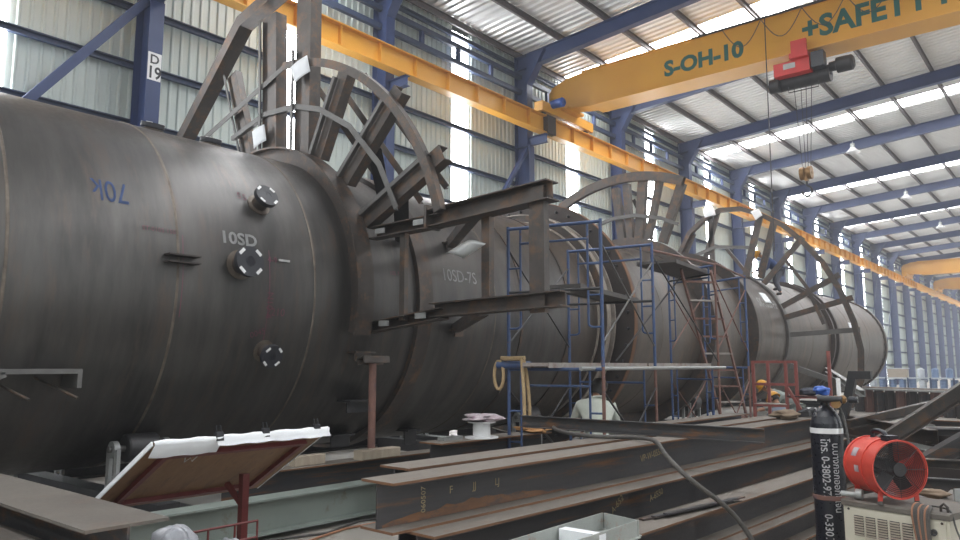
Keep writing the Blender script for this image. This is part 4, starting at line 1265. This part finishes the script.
hs = smooth_pts([(cx+.10, cy-.02, 1.40), (cx+.14, cy-.02, 1.30), (cx+.17, cy-.05, 1.05), (cx+.22, cy-.1, .85), (cx+.25, cy+.1, .5), (cx+.3, cy+.2, .02)])
solo('gas_hose', MB().tube(hs, .010, 6), M['rubber'], 'thin black gas hose hanging from the cylinder regulator', 'hose', (cx+.2, cy, .7))

# ================================================================= welding machine, fan, cable
mu = Vector((.64, -.18, 0)).normalized()          # along the front
mn = Vector((-mu.y, mu.x, 0))                      # to the back
mo = Vector((-1.42, 5.57, 0))
Zup = Vector((0, 0, 1))
TM = frame_mat(mo, mu, mn, Zup)
t = thing('welding_machine', 'cream painted welding machine with louvred front, beside the gas cylinder', 'machine', tuple(TM @ Vector((.33, .25, 0))))
W, D = .665, .50
part('case', MB().bb((0, .004, .12), (W, D, .775)).xf(TM), M['cream'], t)
part('top_cover', MB().prism((0-.008, D/2, .79), (W+.008, D/2, .79), [(-D/2-.01, -.03), (D/2+.01, -.03), (D/2+.01, .0), (D/2, .01), (-D/2, .01), (-D/2-.01, .0)]).xf(TM), M['greyplate'], t)
fp = part('front_panel', MB().bb((.02, -.004, .14), (W-.02, .004, .755)).xf(TM), M['cream'], t)
for k in range(6):
    x0 = .075+.078*k
    part('louvre_recess', MB().bb((x0, -.006, .575), (x0+.062, -.002, .705)).xf(TM), M['dark_iron'], fp)
    for j in range(8):
        z = .583+.016*j
        part('louvre_slat', MB().prism((x0, -.010, z), (x0+.062, -.010, z), rect(.012, .004), up=(0, -.6, .8)).xf(TM), M['wood'] if False else M['tan'], fp)
for x in (.04, W-.04):
    for z in (.16, .74):
        part('screw', MB().tube([(x, -.004, z), (x, -.008, z)], .008, 8).xf(TM), M['rusty'], fp)
part('lifting_lug', MB().tube([(W-.07, .06, .80), (W-.07, .06, .83), (W-.05, .06, .85), (W-.03, .06, .83), (W-.03, .06, .80)], .008, 6).xf(TM), M['rusty'], t)
part('terminal', MB().lathe([(-.02, .005), (-.02, .02), (.0, .02)], tuple(TM @ Vector((W-.09, -.006, .68))), 'y', 12), M['dark_iron'], t)
for x in (.1, W-.1):
    for y in (.08, D-.08):
        part('wheel', MB().lathe([(-.02, .02), (-.02, .06), (.02, .06), (.02, .02)], (x, y, .06), 'x', 16).xf(TM), M['rubber'], t)
# fan: local axis +X blows out of the grille
fa = R(-46)                                        # heading of the grille side
fc = TM @ Vector((.216, .154, 1.035))
t = thing('ventilation_fan', 'red portable drum fan standing on the cream welding machine', 'fan', (fc.x, fc.y, .80), rot=(0, 0, fa))
RF, LF, zc = .182, .32, .225
def fp_(mb):
    return mb
fan_body = MB().lathe([(-LF/2, RF), (LF/2, RF), (LF/2, RF-.006), (-LF/2, RF-.006)], (0, 0, zc), 'x', 48, closed=True)
part('drum', fan_body, M['red_fan'], t, local=True)
for x in (-LF/2, LF/2, 0.03):
    part('rim', MB().lathe([(x-.008, RF), (x-.008, RF+.008), (x+.008, RF+.008), (x+.008, RF)], (0, 0, zc), 'x', 48), M['red_fan'], t, local=True)
for s in (1, -1):
    gm = MB()
    for k in range(1, 13):
        r = .045+.0118*k
        gm.lathe([(s*LF/2-.0015, r), (s*LF/2+.0015, r+.0017), (s*LF/2+.0015, r-.0017)], (0, 0, zc), 'x', 28, closed=True)
    for k in range(4):
        a = math.pi*k/4
        gm.tube([(s*LF/2, -RF*math.cos(a), zc-RF*math.sin(a)), (s*LF/2, RF*math.cos(a), zc+RF*math.sin(a))], .002, 5)
    g = part('grille', gm, M['dark_iron'], t, local=True)
    part('grille_hub', MB().lathe([(s*LF/2-.005, .005), (s*LF/2-.005, .045), (s*LF/2+.008, .045), (s*LF/2+.008, .005)], (0, 0, zc), 'x', 20), M['dark_iron'], g, local=True)
mt = part('motor', MB().lathe([(-.12, .01), (-.12, .06), (.05, .06), (.07, .03), (.07, .005)], (0, 0, zc), 'x', 24), M['dark_iron'], t, local=True)
for k in range(5):
    a = 2*math.pi*k/5+.3
    b_ = MB()
    vs = []
    for r in (.055, .11, .165):
        for c, tw in ((-.035, -.035), (.035, .035)):
            aa = a+c/r*.9
            vs.append((.075+tw*.7, r*math.cos(aa), zc+r*math.sin(aa)))
    v2 = [(p[0]+.004, p[1], p[2]) for p in vs]
    b_.add(vs+v2, [(0, 1, 3, 2), (2, 3, 5, 4), (6, 8, 9, 7), (8, 10, 11, 9), (0, 2, 8, 6), (2, 4, 10, 8), (1, 7, 9, 3), (3, 9, 11, 5), (4, 5, 11, 10), (0, 6, 7, 1)])
    part('blade', b_, M['dark_iron'] if k else M['red_fan'], mt, local=True)
for x in (-LF/2+.03, LF/2-.03):
    for y in (-.12, .12):
        lg = part('leg', MB().prism((x, y, zc-.14), (x, y*1.05, .02), rect(.03, .008), up=(1, 0, 0)), M['red_fan'], t, local=True)
        part('rubber_foot', MB().lathe([(0, .004), (0, .018), (.022, .014), (.022, .004)], (x, y*1.05, 0), 'z', 12), M['rubber'], lg, local=True)
part('handle', MB().tube(smooth_pts([(-.11, 0, zc+RF), (-.11, 0, zc+RF+.05), (.02, 0, zc+RF+.05), (.05, 0, zc+RF)]), .016, 8), M['black'], t, local=True)
part('switch_box', MB().bb((.06, -.05, zc+RF-.005), (.13, .03, zc+RF+.03)), M['black'], t, local=True)
# worn labels on the drum
def drum_label(x0, x1, a0, a1):
    mb = MB().lathe([(x0, RF+.0012), (x1, RF+.0012)], (0, 0, zc), 'x', 6, a0, a1)
    part('worn_label', mb, M['foil'], t, local=True)
drum_label(-.05, .0, 178, 192)
drum_label(-.10, -.04, 140, 160)
# small pipe fitting beside the fan legs
fpm = MB().tube([TM @ Vector((-.02, .02, .83)), TM @ Vector((.09, .05, .83))], .018, 12).lathe([(-.02, .01), (-.02, .035), (.02, .035), (.02, .01)], tuple(TM @ Vector((.09, .05, .836))), 'x', 16)
solo('pipe_fitting', fpm, M['galv'], 'grey pipe with a round fitting lying left of the fan legs', 'pipe', tuple(TM @ Vector((.05, .05, .80))))
# coil of cables hanging over the front right corner
cbm = [thing('welding_cable', 'bundle of brown and grey welding cables hanging over the machine front', 'cable', tuple(TM @ Vector((.50, -.02, .80))))]
for k in range(9):
    dx = .012*k
    pts = [(.47+dx*.5, .10, .815), (.46+dx, .03, .84-.003*k), (.455+dx*1.1, -.022, .80), (.475+dx*.9, -.035, .68), (.50+dx*.7, -.035, .55), (.545+dx*.5, -.04, .44), (.57+dx*.6, -.04, .30)]
    part('cable_strand', MB().tube(smooth_pts([TM @ Vector(p) for p in pts]), .0075, 6), M['copper'] if k % 3 == 0 else M['hose_grey'], cbm[0])
cb2 = smooth_pts([TM @ Vector(p) for p in ((.50, .12, .815), (.58, .10, .82), (.66, .06, .815), (.70, .0, .70), (.80, .0, .50), (.9, .0, .30), (1.0, .02, .02))])
solo('thin_lead', MB().tube(cb2, .006, 6), M['rubber'], 'thin dark lead trailing off the right corner of the welding machine', 'cable', tuple(TM @ Vector((.7, .05, .7))))
# grey steel shelf behind the machine with an upright angle
shf = thing('steel_shelf', 'grey steel bench behind the welding machine, with an upright angle piece', 'bench', (-.55, 6.25, 0))
part('bench_top', MB().bb((-.95, 6.02, .72), (.1, 6.75, .76)), M['greyplate'], shf)
part('angle_piece', MB().prism((-.82, 6.06, .80), (-.40, 6.55, .80), L_prof(.12, .06, .012)), M['galv'], shf)
for x, y in ((-.9, 6.07), (.05, 6.07), (-.9, 6.7), (.05, 6.7)):
    part('leg', MB().bb((x-.025, y-.025, 0), (x+.025, y+.025, .72)), M['steel'], shf)
blob((-1.0, 6.30, .785), (.10, .08, .03), 55, 'cloth_rag', 'brown rag behind the fan on the grey bench', 'rag', M['sack'], .4)

# ================================================================= steel sub-assemblies piled on the right
def bar(name, a, b, prof, label, mat='steel', up=(0, 0, 1), group=None, cat='bar'):
    a, b = Vector(a), Vector(b)
    return solo(name, MB().prism(a, b, prof, up), M[mat], label, cat, (a+b)/2, group)
GP = 'loose steel sections piled at the right'
bar('channel_bar', (-2.12, 9.6, .72), (-.95, 10.2, 1.62), C_prof(.17, .12, .012), 'rusty channel leaning up to the right, upper one behind the fan', group=GP)
bar('channel_bar', (-1.86, 9.0, .42), (-.70, 9.9, 1.22), C_prof(.18, .13, .012), 'dusty channel leaning up to the right, lower one behind the fan', 'beam', group=GP)
bar('channel_bar', (-2.75, 11.3, .88), (-1.1, 12.9, 1.35), C_prof(.13, .1, .012), 'brown bar leaning behind the two big channels', group=GP)
bar('channel_bar', (-3.3, 12.6, .82), (-1.6, 10.4, .78), C_prof(.3, .12, .012), 'dark deep channel lying flat left of the leaning channels', group=GP)
for k, (a, b, h) in enumerate((((-3.6, 13.6, .35), (-.6, 10.6, .35), .26), ((-2.9, 12.2, .10), (-.3, 9.3, .10), .22), ((-1.9, 9.8, .14), (.2, 9.3, .14), .25), ((-1.75, 8.7, .14), (.25, 8.5, .14), .27), ((-1.5, 7.6, .12), (.3, 7.4, .12), .24))):
    h_beam('stacked_beam', ('beam end farthest back in the right hand pile', 'beam slanting low through the right hand pile', 'beam lying across behind the fan, third from the back', 'beam lying across behind the fan, second from the machine', 'beam lying across behind the fan, nearest the machine')[k],
           a, b, h, .18, group=GP, mats=(M['rusty'] if k % 2 else M['beam'], M['galv'], M['edge_rust']))
for k, (a, b) in enumerate((((-2.2, 10.9, .74), (-1.2, 10.1, .66)), ((-1.9, 11.8, .62), (-.9, 10.9, .60)), ((-2.6, 13.0, .95), (-1.9, 12.4, .82)), ((-3.1, 13.6, .70), (-2.3, 14.1, .95)))):
    bar('angle_bar', a, b, L_prof(.06, .06, .008), ('pale angle bar crossing the middle of the right pile', 'pale angle bar at the right edge of the pile', 'short pale angle bar high in the right pile', 'pale angle bar leaning at the left of the pile')[k], 'galv', group=GP)
for k, (x, y, z, h) in enumerate(((-2.3, 11.3, 0, .68), (-1.4, 10.5, 0, .66), (-1.1, 9.95, 0, 1.3), (-.95, 9.6, 0, .95), (-2.9, 12.3, 0, .60), (-1.4, 12.3, 0, 1.2), (-2.3, 12.75, 0, .78), (-2.6, 13.75, 0, .74), (-1.3, 11.35, 0, .55), (-3.2, 12.6, 0, .65), (-1.75, 10.55, 0, .62))):
    bar('steel_stub', (x, y, z), (x, y, h), H_prof(.12, .12, .01, .008), 'dark upright stub, %s one listed under the right steel pile' % ORD[k], 'beam', (1, 0, 0), 'upright stubs under the right pile')
rnd = random.Random(12)
for k in range(13):
    x, y = rnd.uniform(-1.05, -.75), 8.25+.40*k
    if k > 8:
        x -= .5
    a_ = R(rnd.uniform(-16, 16))
    ln = rnd.uniform(.55, .95)
    z0_ = (.56 if k < 5 else .70)+.05*(k % 3)
    pr_ = (C_prof(.16, .09, .012), L_prof(.12, .12, .012), H_prof(.15, .15, .012, .01), rect(.22, .02))[k % 4]
    bar('steel_section', (x-ln*math.cos(a_), y-ln*math.sin(a_), z0_), (x+ln*math.cos(a_), y+ln*math.sin(a_), z0_+.03), pr_,
        '%s across the low heap at the right, %s from the front' % (('dark channel', 'dark angle', 'dark H section', 'dusty flat plate')[k % 4], ORD[k]), ('beam', 'rusty', 'steel', 'flange_top')[k % 4], group='loose sections in the low heap')
# dark bent plate standing left of the pile
bpm = MB().path([(-2.46, 11.5, 1.56), (-2.70, 11.5, 1.56), (-2.78, 11.5, 1.22), (-2.95, 11.5, .70), (-2.98, 11.5, .0)][::-1], rect(.11, .13), NY)
solo('bent_plate', bpm, M['dark_iron'], 'dark bent steel bracket standing behind the gas cylinder', 'bracket', (-2.98, 11.5, 0))
bar('channel_bar', (-4.6, 17.4, 1.60), (-2.75, 12.2, 1.28), C_prof(.10, .08, .01), 'dusty slanting bar running to the dark bent bracket', 'galv', group=GP)
bar('prop_bar', (-4.2, 15.9, .0), (-4.05, 15.9, 1.5), rect(.08, .08), 'upright prop under the dusty slanting bar', 'steel', (1, 0, 0))
# row of upright beam ends behind the pile, and long pale sections on top
h_beam('added_dark_beam', 'added dark backing beam right behind the upright beam ends', (-7.0, 31.0, 0), (-.2, 27.0, 0), .72, .3, mats=(M['rusty'], M['rusty'], M['rusty']))  # added backing that darkens the gaps between the upright ends
for k in range(18):
    x = -6.95+.385*k
    y = 30.3-.23*k
    o = solo('upright_beam', MB().prism((x, y, 0), (x, y, .80), H_prof(.24, .25, .02, .016), up=(1, .6, 0)), M['scaf_red'] if k % 3 == 1 else M['rusty'] if k % 2 else M['beam'],
             'dark upright beam end behind the pile, %s from the left' % ORD[k], 'beam', (x, y, 0), 'upright beam ends behind the pile')
for k, (y0, y1, z, x0, x1) in enumerate(((30.4, 26.2, .835, -7.15, -.3), (30.55, 26.4, .895, -7.1, -.4), (30.1, 25.9, .835, -7.05, -.1))):
    bar('long_section', (x0, y0, z), (x1, y1, z), rect(.14, .055), ('pale long section on the row of upright beams, middle one', 'pale long section on the row, rear one', 'pale long section on the row, front one')[k], ('galv', 'plank', 'galv')[k])
# painted columns and a beam rack along the wall far down the hall
rk = thing('storage_rack', 'long pale storage rack with two shelf rails far down the hall', 'rack', (-6.2, 44, 0))
for z in (.50, 1.03):
    part('shelf_beam', MB().prism((-9.7, 44, z), (-2.6, 44, z), rect(.5, .06)), M['drum_pale'], rk)
for k in range(8):
    x = -9.7+1.01*k
    part('rack_post', MB().bb((x-.04, 43.72, 0), (x+.04, 43.78, 1.06)), M['navy'], rk)
for k in range(15):
    x = -9.35+.46*k
    z = .531
    solo('drum', MB().lathe([(0, .02), (0, .17), (.12, .17), (.13, .185), (.15, .185), (.16, .17), (.26, .17), (.27, .185), (.29, .185), (.30, .17), (.42, .17), (.42, .02)], (x, 44, z), 'z', 16),
         M['drum_blue'] if k % 5 else M['drum_pale'], '%s small %s drum from the left on the lower rack shelf' % (ORD[k], 'blue' if k % 5 else 'pale'), 'drum', (x, 44, z), 'drums on the far storage rack')
for k in range(7):  # added in place of the wall column feet above the rack
    x = -7.1+.62*k
    solo('column_stand_in', MB().lathe([(0, .02), (0, .16), (.42, .16), (.46, .08), (.50, .07), (.50, .02)], (x, 44, 1.061), 'z', 14), M['drum_blue'] if k % 3 else M['drum_pale'],
         '%s %s canister for a wall column foot, from the left on the far rack' % (ORD[k], 'blue' if k % 3 else 'pale'), 'column_stand_in', (x, 44, 1.061), 'stand-ins for wall column feet on the far storage rack')
crt = thing('sheet_metal_box', 'tan sheet metal box on top of the far rack, beside the vessel end', 'box', (-8.2, 44, 1.061))
part('box_body', MB().bb((-8.6, 43.75, 1.061), (-7.7, 44.25, 1.50)), M['tan'], crt)
part('box_lid', MB().bb((-8.64, 43.72, 1.50), (-7.66, 44.28, 1.54)), M['drum_pale'], crt)

# ================================================================= people
def skin_body(name, verts, edges, mat, parent, root=0, label=None, sub=1):
    """verts: list of (Vector, radius)"""
    off = origin(parent)
    me = bpy.data.meshes.new(name)
    me.from_pydata([tuple(v-off) for v, r in verts], edges, [])
    o = bpy.data.objects.new(name, me)
    COL.objects.link(o)
    m = o.modifiers.new('skin', 'SKIN')
    m.use_smooth_shade = True
    for i, (v, r) in enumerate(verts):
        sv = me.skin_vertices[0].data[i]
        sv.radius = (r, r)
        sv.use_root = (i == root)
    s = o.modifiers.new('subdivision', 'SUBSURF')
    s.levels = sub
    s.render_levels = sub
    dg = bpy.context.evaluated_depsgraph_get()
    new = bpy.data.meshes.new_from_object(o.evaluated_get(dg))
    bpy.data.objects.remove(o)
    bpy.data.meshes.remove(me)
    new.name = name
    new.materials.clear()
    new.materials.append(mat)
    for p in new.polygons:
        p.use_smooth = True
    return part(name, new, mat, parent, label)

def person(base, heading, J, top, legs, helmet, label, top_label=None):
    """J: joints in (forward, left, up) metres from base; heading in degrees from +X"""
    base = Vector(base)
    f = Vector((math.cos(R(heading)), math.sin(R(heading)), 0))
    l = Vector((-f.y, f.x, 0))
    W_ = lambda p: base+f*p[0]+l*p[1]+Vector((0, 0, p[2]))
    t = thing('person', label, 'person', tuple(base))
    j = {k: W_(v) for k, v in J.items()}
    V, E, ix = [], [], {}
    def add(k, r, par=None, pos=None):
        V.append((pos if pos is not None else j[k], r))
        ix[k] = len(V)-1
        if par is not None:
            E.append((ix[par], ix[k]))
    add('pelvis', .125)
    add('belly', .105, 'pelvis', j['pelvis'].lerp(j['chest'], .5))
    add('chest', .105, 'belly')
    add('neck', .055, 'chest')
    hd = (j['head']-j['neck']).normalized()
    look = (W_(J['look'])-base).normalized() if 'look' in J else f
    add('jaw', .066, 'neck', j['head']-hd*.045+look*.022)
    add('skull', .092, 'jaw', j['head']+hd*.03)
    add('crown', .070, 'skull', j['head']+hd*.09-look*.012)
    for s in 'LR':
        add('sh'+s, .052, 'chest')
        add('el'+s, .043, 'sh'+s)
        add('wr'+s, .029, 'el'+s)
        hdv = (j['wr'+s]-j['el'+s]).normalized()
        side = hdv.cross(Vector((0, 0, 1)))
        side = side.normalized() if side.length > .1 else l
        palm = j['wr'+s]+hdv*.065
        add('pa'+s, .030, 'wr'+s, palm)
        for q, ln in enumerate((.078, .088, .082, .066)):
            r0 = palm+hdv*.032+side*(.024-.016*q)
            add('fa%s%d' % (s, q), .0095, 'pa'+s, r0)
            add('fb%s%d' % (s, q), .0088, 'fa%s%d' % (s, q), r0+hdv*ln*.5-Vector((0, 0, .008)))
            add('fc%s%d' % (s, q), .0075, 'fb%s%d' % (s, q), r0+hdv*ln*.85-Vector((0, 0, .028)))
        add('ta'+s, .0105, 'pa'+s, palm-hdv*.02+side*.04)
        add('tb'+s, .009, 'ta'+s, palm+hdv*.025+side*.058)
        add('hi'+s, .095, 'pelvis')
        add('kn'+s, .060, 'hi'+s)
        add('an'+s, .040, 'kn'+s)
        add('to'+s, .036, 'an'+s)
    skin_body('body', V, E, M['skin'], t)
    # face
    up_ = hd
    sd = look.cross(up_).normalized()
    fc_ = j['head']+look*.085
    fm = MB()
    for s in (-1, 1):
        c = fc_+sd*.032*s+up_*.012
        fm.lathe([(-.011, .001), (-.006, .010), (.006, .010), (.011, .001)], tuple(c), 'z', 8)
    eyes = part('eyes', fm, M['hair'], t)
    part('nose', MB().add([fc_+up_*.015, fc_-up_*.03+sd*.016, fc_-up_*.03-sd*.016, fc_-up_*.026+look*.028], [(0, 1, 3), (0, 3, 2), (1, 2, 3), (0, 2, 1)]), M['skin'], t)
    part('mouth', MB().prism(fc_-up_*.055-sd*.022+look*.0, fc_-up_*.055+sd*.022+look*.0, rect(.012, .007)), M['red_oxide'], t)
    for s in (-1, 1):
        c = j['head']+sd*s*.092-look*.005
        part('ear', MB().lathe([(-.03, .002), (-.015, .016), (.015, .018), (.03, .002)], tuple(c), 'z', 8), M['skin'], t)
    # shirt, trousers, boots
    V2, E2, ix = [], [], {}
    def add2(k, r, par=None, pos=None):
        V2.append((pos if pos is not None else j[k], r))
        ix[k] = len(V2)-1
        if par is not None:
            E2.append((ix[par], ix[k]))
    add2('belly', .150, None, j['pelvis'].lerp(j['chest'], .42))
    add2('hem', .150, 'belly', j['pelvis'].lerp(j['chest'], .02))
    add2('chest', .160, 'belly')
    add2('yoke', .120, 'chest', j['chest'].lerp(j['neck'], .55))
    add2('collar', .076, 'yoke', j['chest'].lerp(j['neck'], .95))
    for s in 'LR':
        add2('sh'+s, .082, 'chest')
        add2('el'+s, .060, 'sh'+s)
        add2('cuff'+s, .046, 'el'+s, j['el'+s].lerp(j['wr'+s], .88))
    skin_body('shirt', V2, E2, top, t)
    V2, E2, ix = [], [], {}
    add2('pelvis', .142)
    for s in 'LR':
        add2('hi'+s, .112, 'pelvis')
        add2('kn'+s, .078, 'hi'+s)
        add2('an'+s, .062, 'kn'+s, j['kn'+s].lerp(j['an'+s], .88))
    skin_body('trousers', V2, E2, legs, t)
    for s in 'LR':
        V2, E2, ix = [], [], {}
        add2('heel', .052, None, j['an'+s]-(j['to'+s]-j['an'+s]).normalized()*.03-Vector((0, 0, .01)))
        add2('mid', .050, 'heel', j['an'+s].lerp(j['to'+s], .5))
        add2('toe', .044, 'mid', j['to'+s])
        skin_body('boot', V2, E2, M['boot'], t)
    # hair or helmet
    c = j['head']+hd*.035
    rot = Vector((0, 0, 1)).rotation_difference(hd).to_matrix().to_4x4()
    T = Matrix.Translation(c) @ rot
    if helmet:
        h = part('helmet', MB().lathe([(.0, .125), (.05, .122), (.10, .095), (.135, .05), (.145, .002)], (0, 0, .015), 'z', 24).xf(T), M['helmet'], t)
        lk = (rot.inverted() @ look.to_4d()).to_3d()
        a = math.degrees(math.atan2(lk.y, lk.x))
        part('brim', MB().lathe([(.012, .118), (.008, .175), (.014, .175), (.020, .118)], (0, 0, .0), 'z', 12, a-65, a+65).lathe([(.010, .12), (.006, .14), (.014, .14)], (0, 0, 0), 'z', 24).xf(T), M['helmet'], h)
        part('hair', MB().lathe([(-.075, .072), (-.04, .098), (.02, .104)], (0, 0, 0), 'z', 16, a+75, a+285).xf(T), M['hair'], t)
    else:
        lk = (rot.inverted() @ look.to_4d()).to_3d()
        a = math.degrees(math.atan2(lk.y, lk.x))
        part('hair', MB().lathe([(-.15, .066), (-.09, .088), (-.05, .106), (.02, .112)], (0, 0, 0), 'z', 18, a+65, a+295)
             .lathe([(.02, .112), (.06, .102), (.09, .076), (.108, .034), (.112, .001)], (0, 0, 0), 'z', 20).xf(T), M['hair'], t)
    return t

def vz(x, r=VR):
    return VZ+math.sqrt(max(0, r*r-(x-VX)**2))
# man working on top of the vessel, bent forward toward the round frame
bx, by = -7.80, 24.45
bz = vz(bx)
lz, rz_ = vz(bx+.12*.64-.08)-bz, vz(bx-.12*.64-.08)-bz
person((bx, by, bz), 220, {'pelvis': (-.05, 0, .86), 'chest': (.30, 0, 1.17), 'neck': (.44, 0, 1.30), 'head': (.56, 0, 1.36), 'look': (.75, 0, -.6),
       'shL': (.34, .19, 1.16), 'shR': (.34, -.19, 1.16), 'elL': (.40, .23, .90), 'elR': (.46, -.24, .92), 'wrL': (.60, .16, .76), 'wrR': (.66, -.14, .84),
       'hiL': (-.05, .09, .82), 'hiR': (-.05, -.09, .82), 'knL': (.08, .11, .45+lz*.5), 'knR': (.06, -.11, .45+rz_*.5), 'anL': (-.04, .12, .10+lz), 'anR': (-.04, -.12, .10+rz_), 'toL': (.12, .12, .06+lz), 'toR': (.12, -.12, .06+rz_)},
       M['navy_cloth'], M['grey_cloth'], True, 'person in navy clothes and yellow helmet bending forward on top of the vessel')
# man in a white shirt seen from behind inside the scaffold
person((-5.0, 8.35, 0), 125, {'pelvis': (-.10, 0, .74), 'chest': (.12, 0, 1.15), 'neck': (.20, -.01, 1.30), 'head': (.27, -.05, 1.39), 'look': (.8, -.35, -.25),
       'shL': (.13, .21, 1.17), 'shR': (.13, -.21, 1.17), 'elL': (.22, .31, .86), 'elR': (.25, -.29, .86), 'wrL': (.44, .20, .80), 'wrR': (.46, -.17, .82),
       'hiL': (-.10, .10, .70), 'hiR': (-.10, -.10, .70), 'knL': (.20, .15, .42), 'knR': (.20, -.15, .42), 'anL': (-.02, .15, .10), 'anR': (-.02, -.15, .10), 'toL': (.14, .16, .045), 'toR': (.14, -.16, .045)},
       M['white_cloth'], M['grey_cloth'], False, 'dark haired person in a white shirt seen from behind inside the scaffold')
# two helmeted men crouching behind the red stand
person((-5.35, 16.75, 0), 205, {'pelvis': (-.28, 0, .80), 'chest': (.10, 0, 1.05), 'neck': (.26, 0, 1.14), 'head': (.37, 0, 1.22), 'look': (.8, 0, -.5),
       'shL': (.10, .20, 1.03), 'shR': (.10, -.20, 1.03), 'elL': (.24, .24, .80), 'elR': (.24, -.24, .80), 'wrL': (.44, .16, .74), 'wrR': (.44, -.14, .74),
       'hiL': (-.28, .10, .76), 'hiR': (-.28, -.10, .76), 'knL': (.0, .14, .44), 'knR': (.0, -.14, .44), 'anL': (-.20, .14, .10), 'anR': (-.20, -.14, .10), 'toL': (-.04, .15, .045), 'toR': (-.04, -.15, .045)},
       M['sage_cloth'], M['sage_cloth'], True, 'person in grey green shirt and yellow helmet bending behind the dark red stand')
person((-5.15, 15.95, 0), 150, {'pelvis': (-.20, 0, .34), 'chest': (.02, 0, .74), 'neck': (.10, 0, .90), 'head': (.17, 0, .985), 'look': (.8, .2, -.4),
       'shL': (.03, .20, .73), 'shR': (.03, -.20, .73), 'elL': (.20, .26, .52), 'elR': (.20, -.26, .52), 'wrL': (.40, .16, .50), 'wrR': (.40, -.14, .50),
       'hiL': (-.20, .10, .32), 'hiR': (-.20, -.10, .32), 'knL': (.22, .18, .44), 'knR': (.22, -.18, .44), 'anL': (-.02, .16, .10), 'anR': (-.02, -.16, .10), 'toL': (.14, .18, .045), 'toR': (.14, -.18, .045)},
       M['denim'], M['denim'], True, 'person in faded blue clothes and yellow helmet squatting behind the dark red stand')
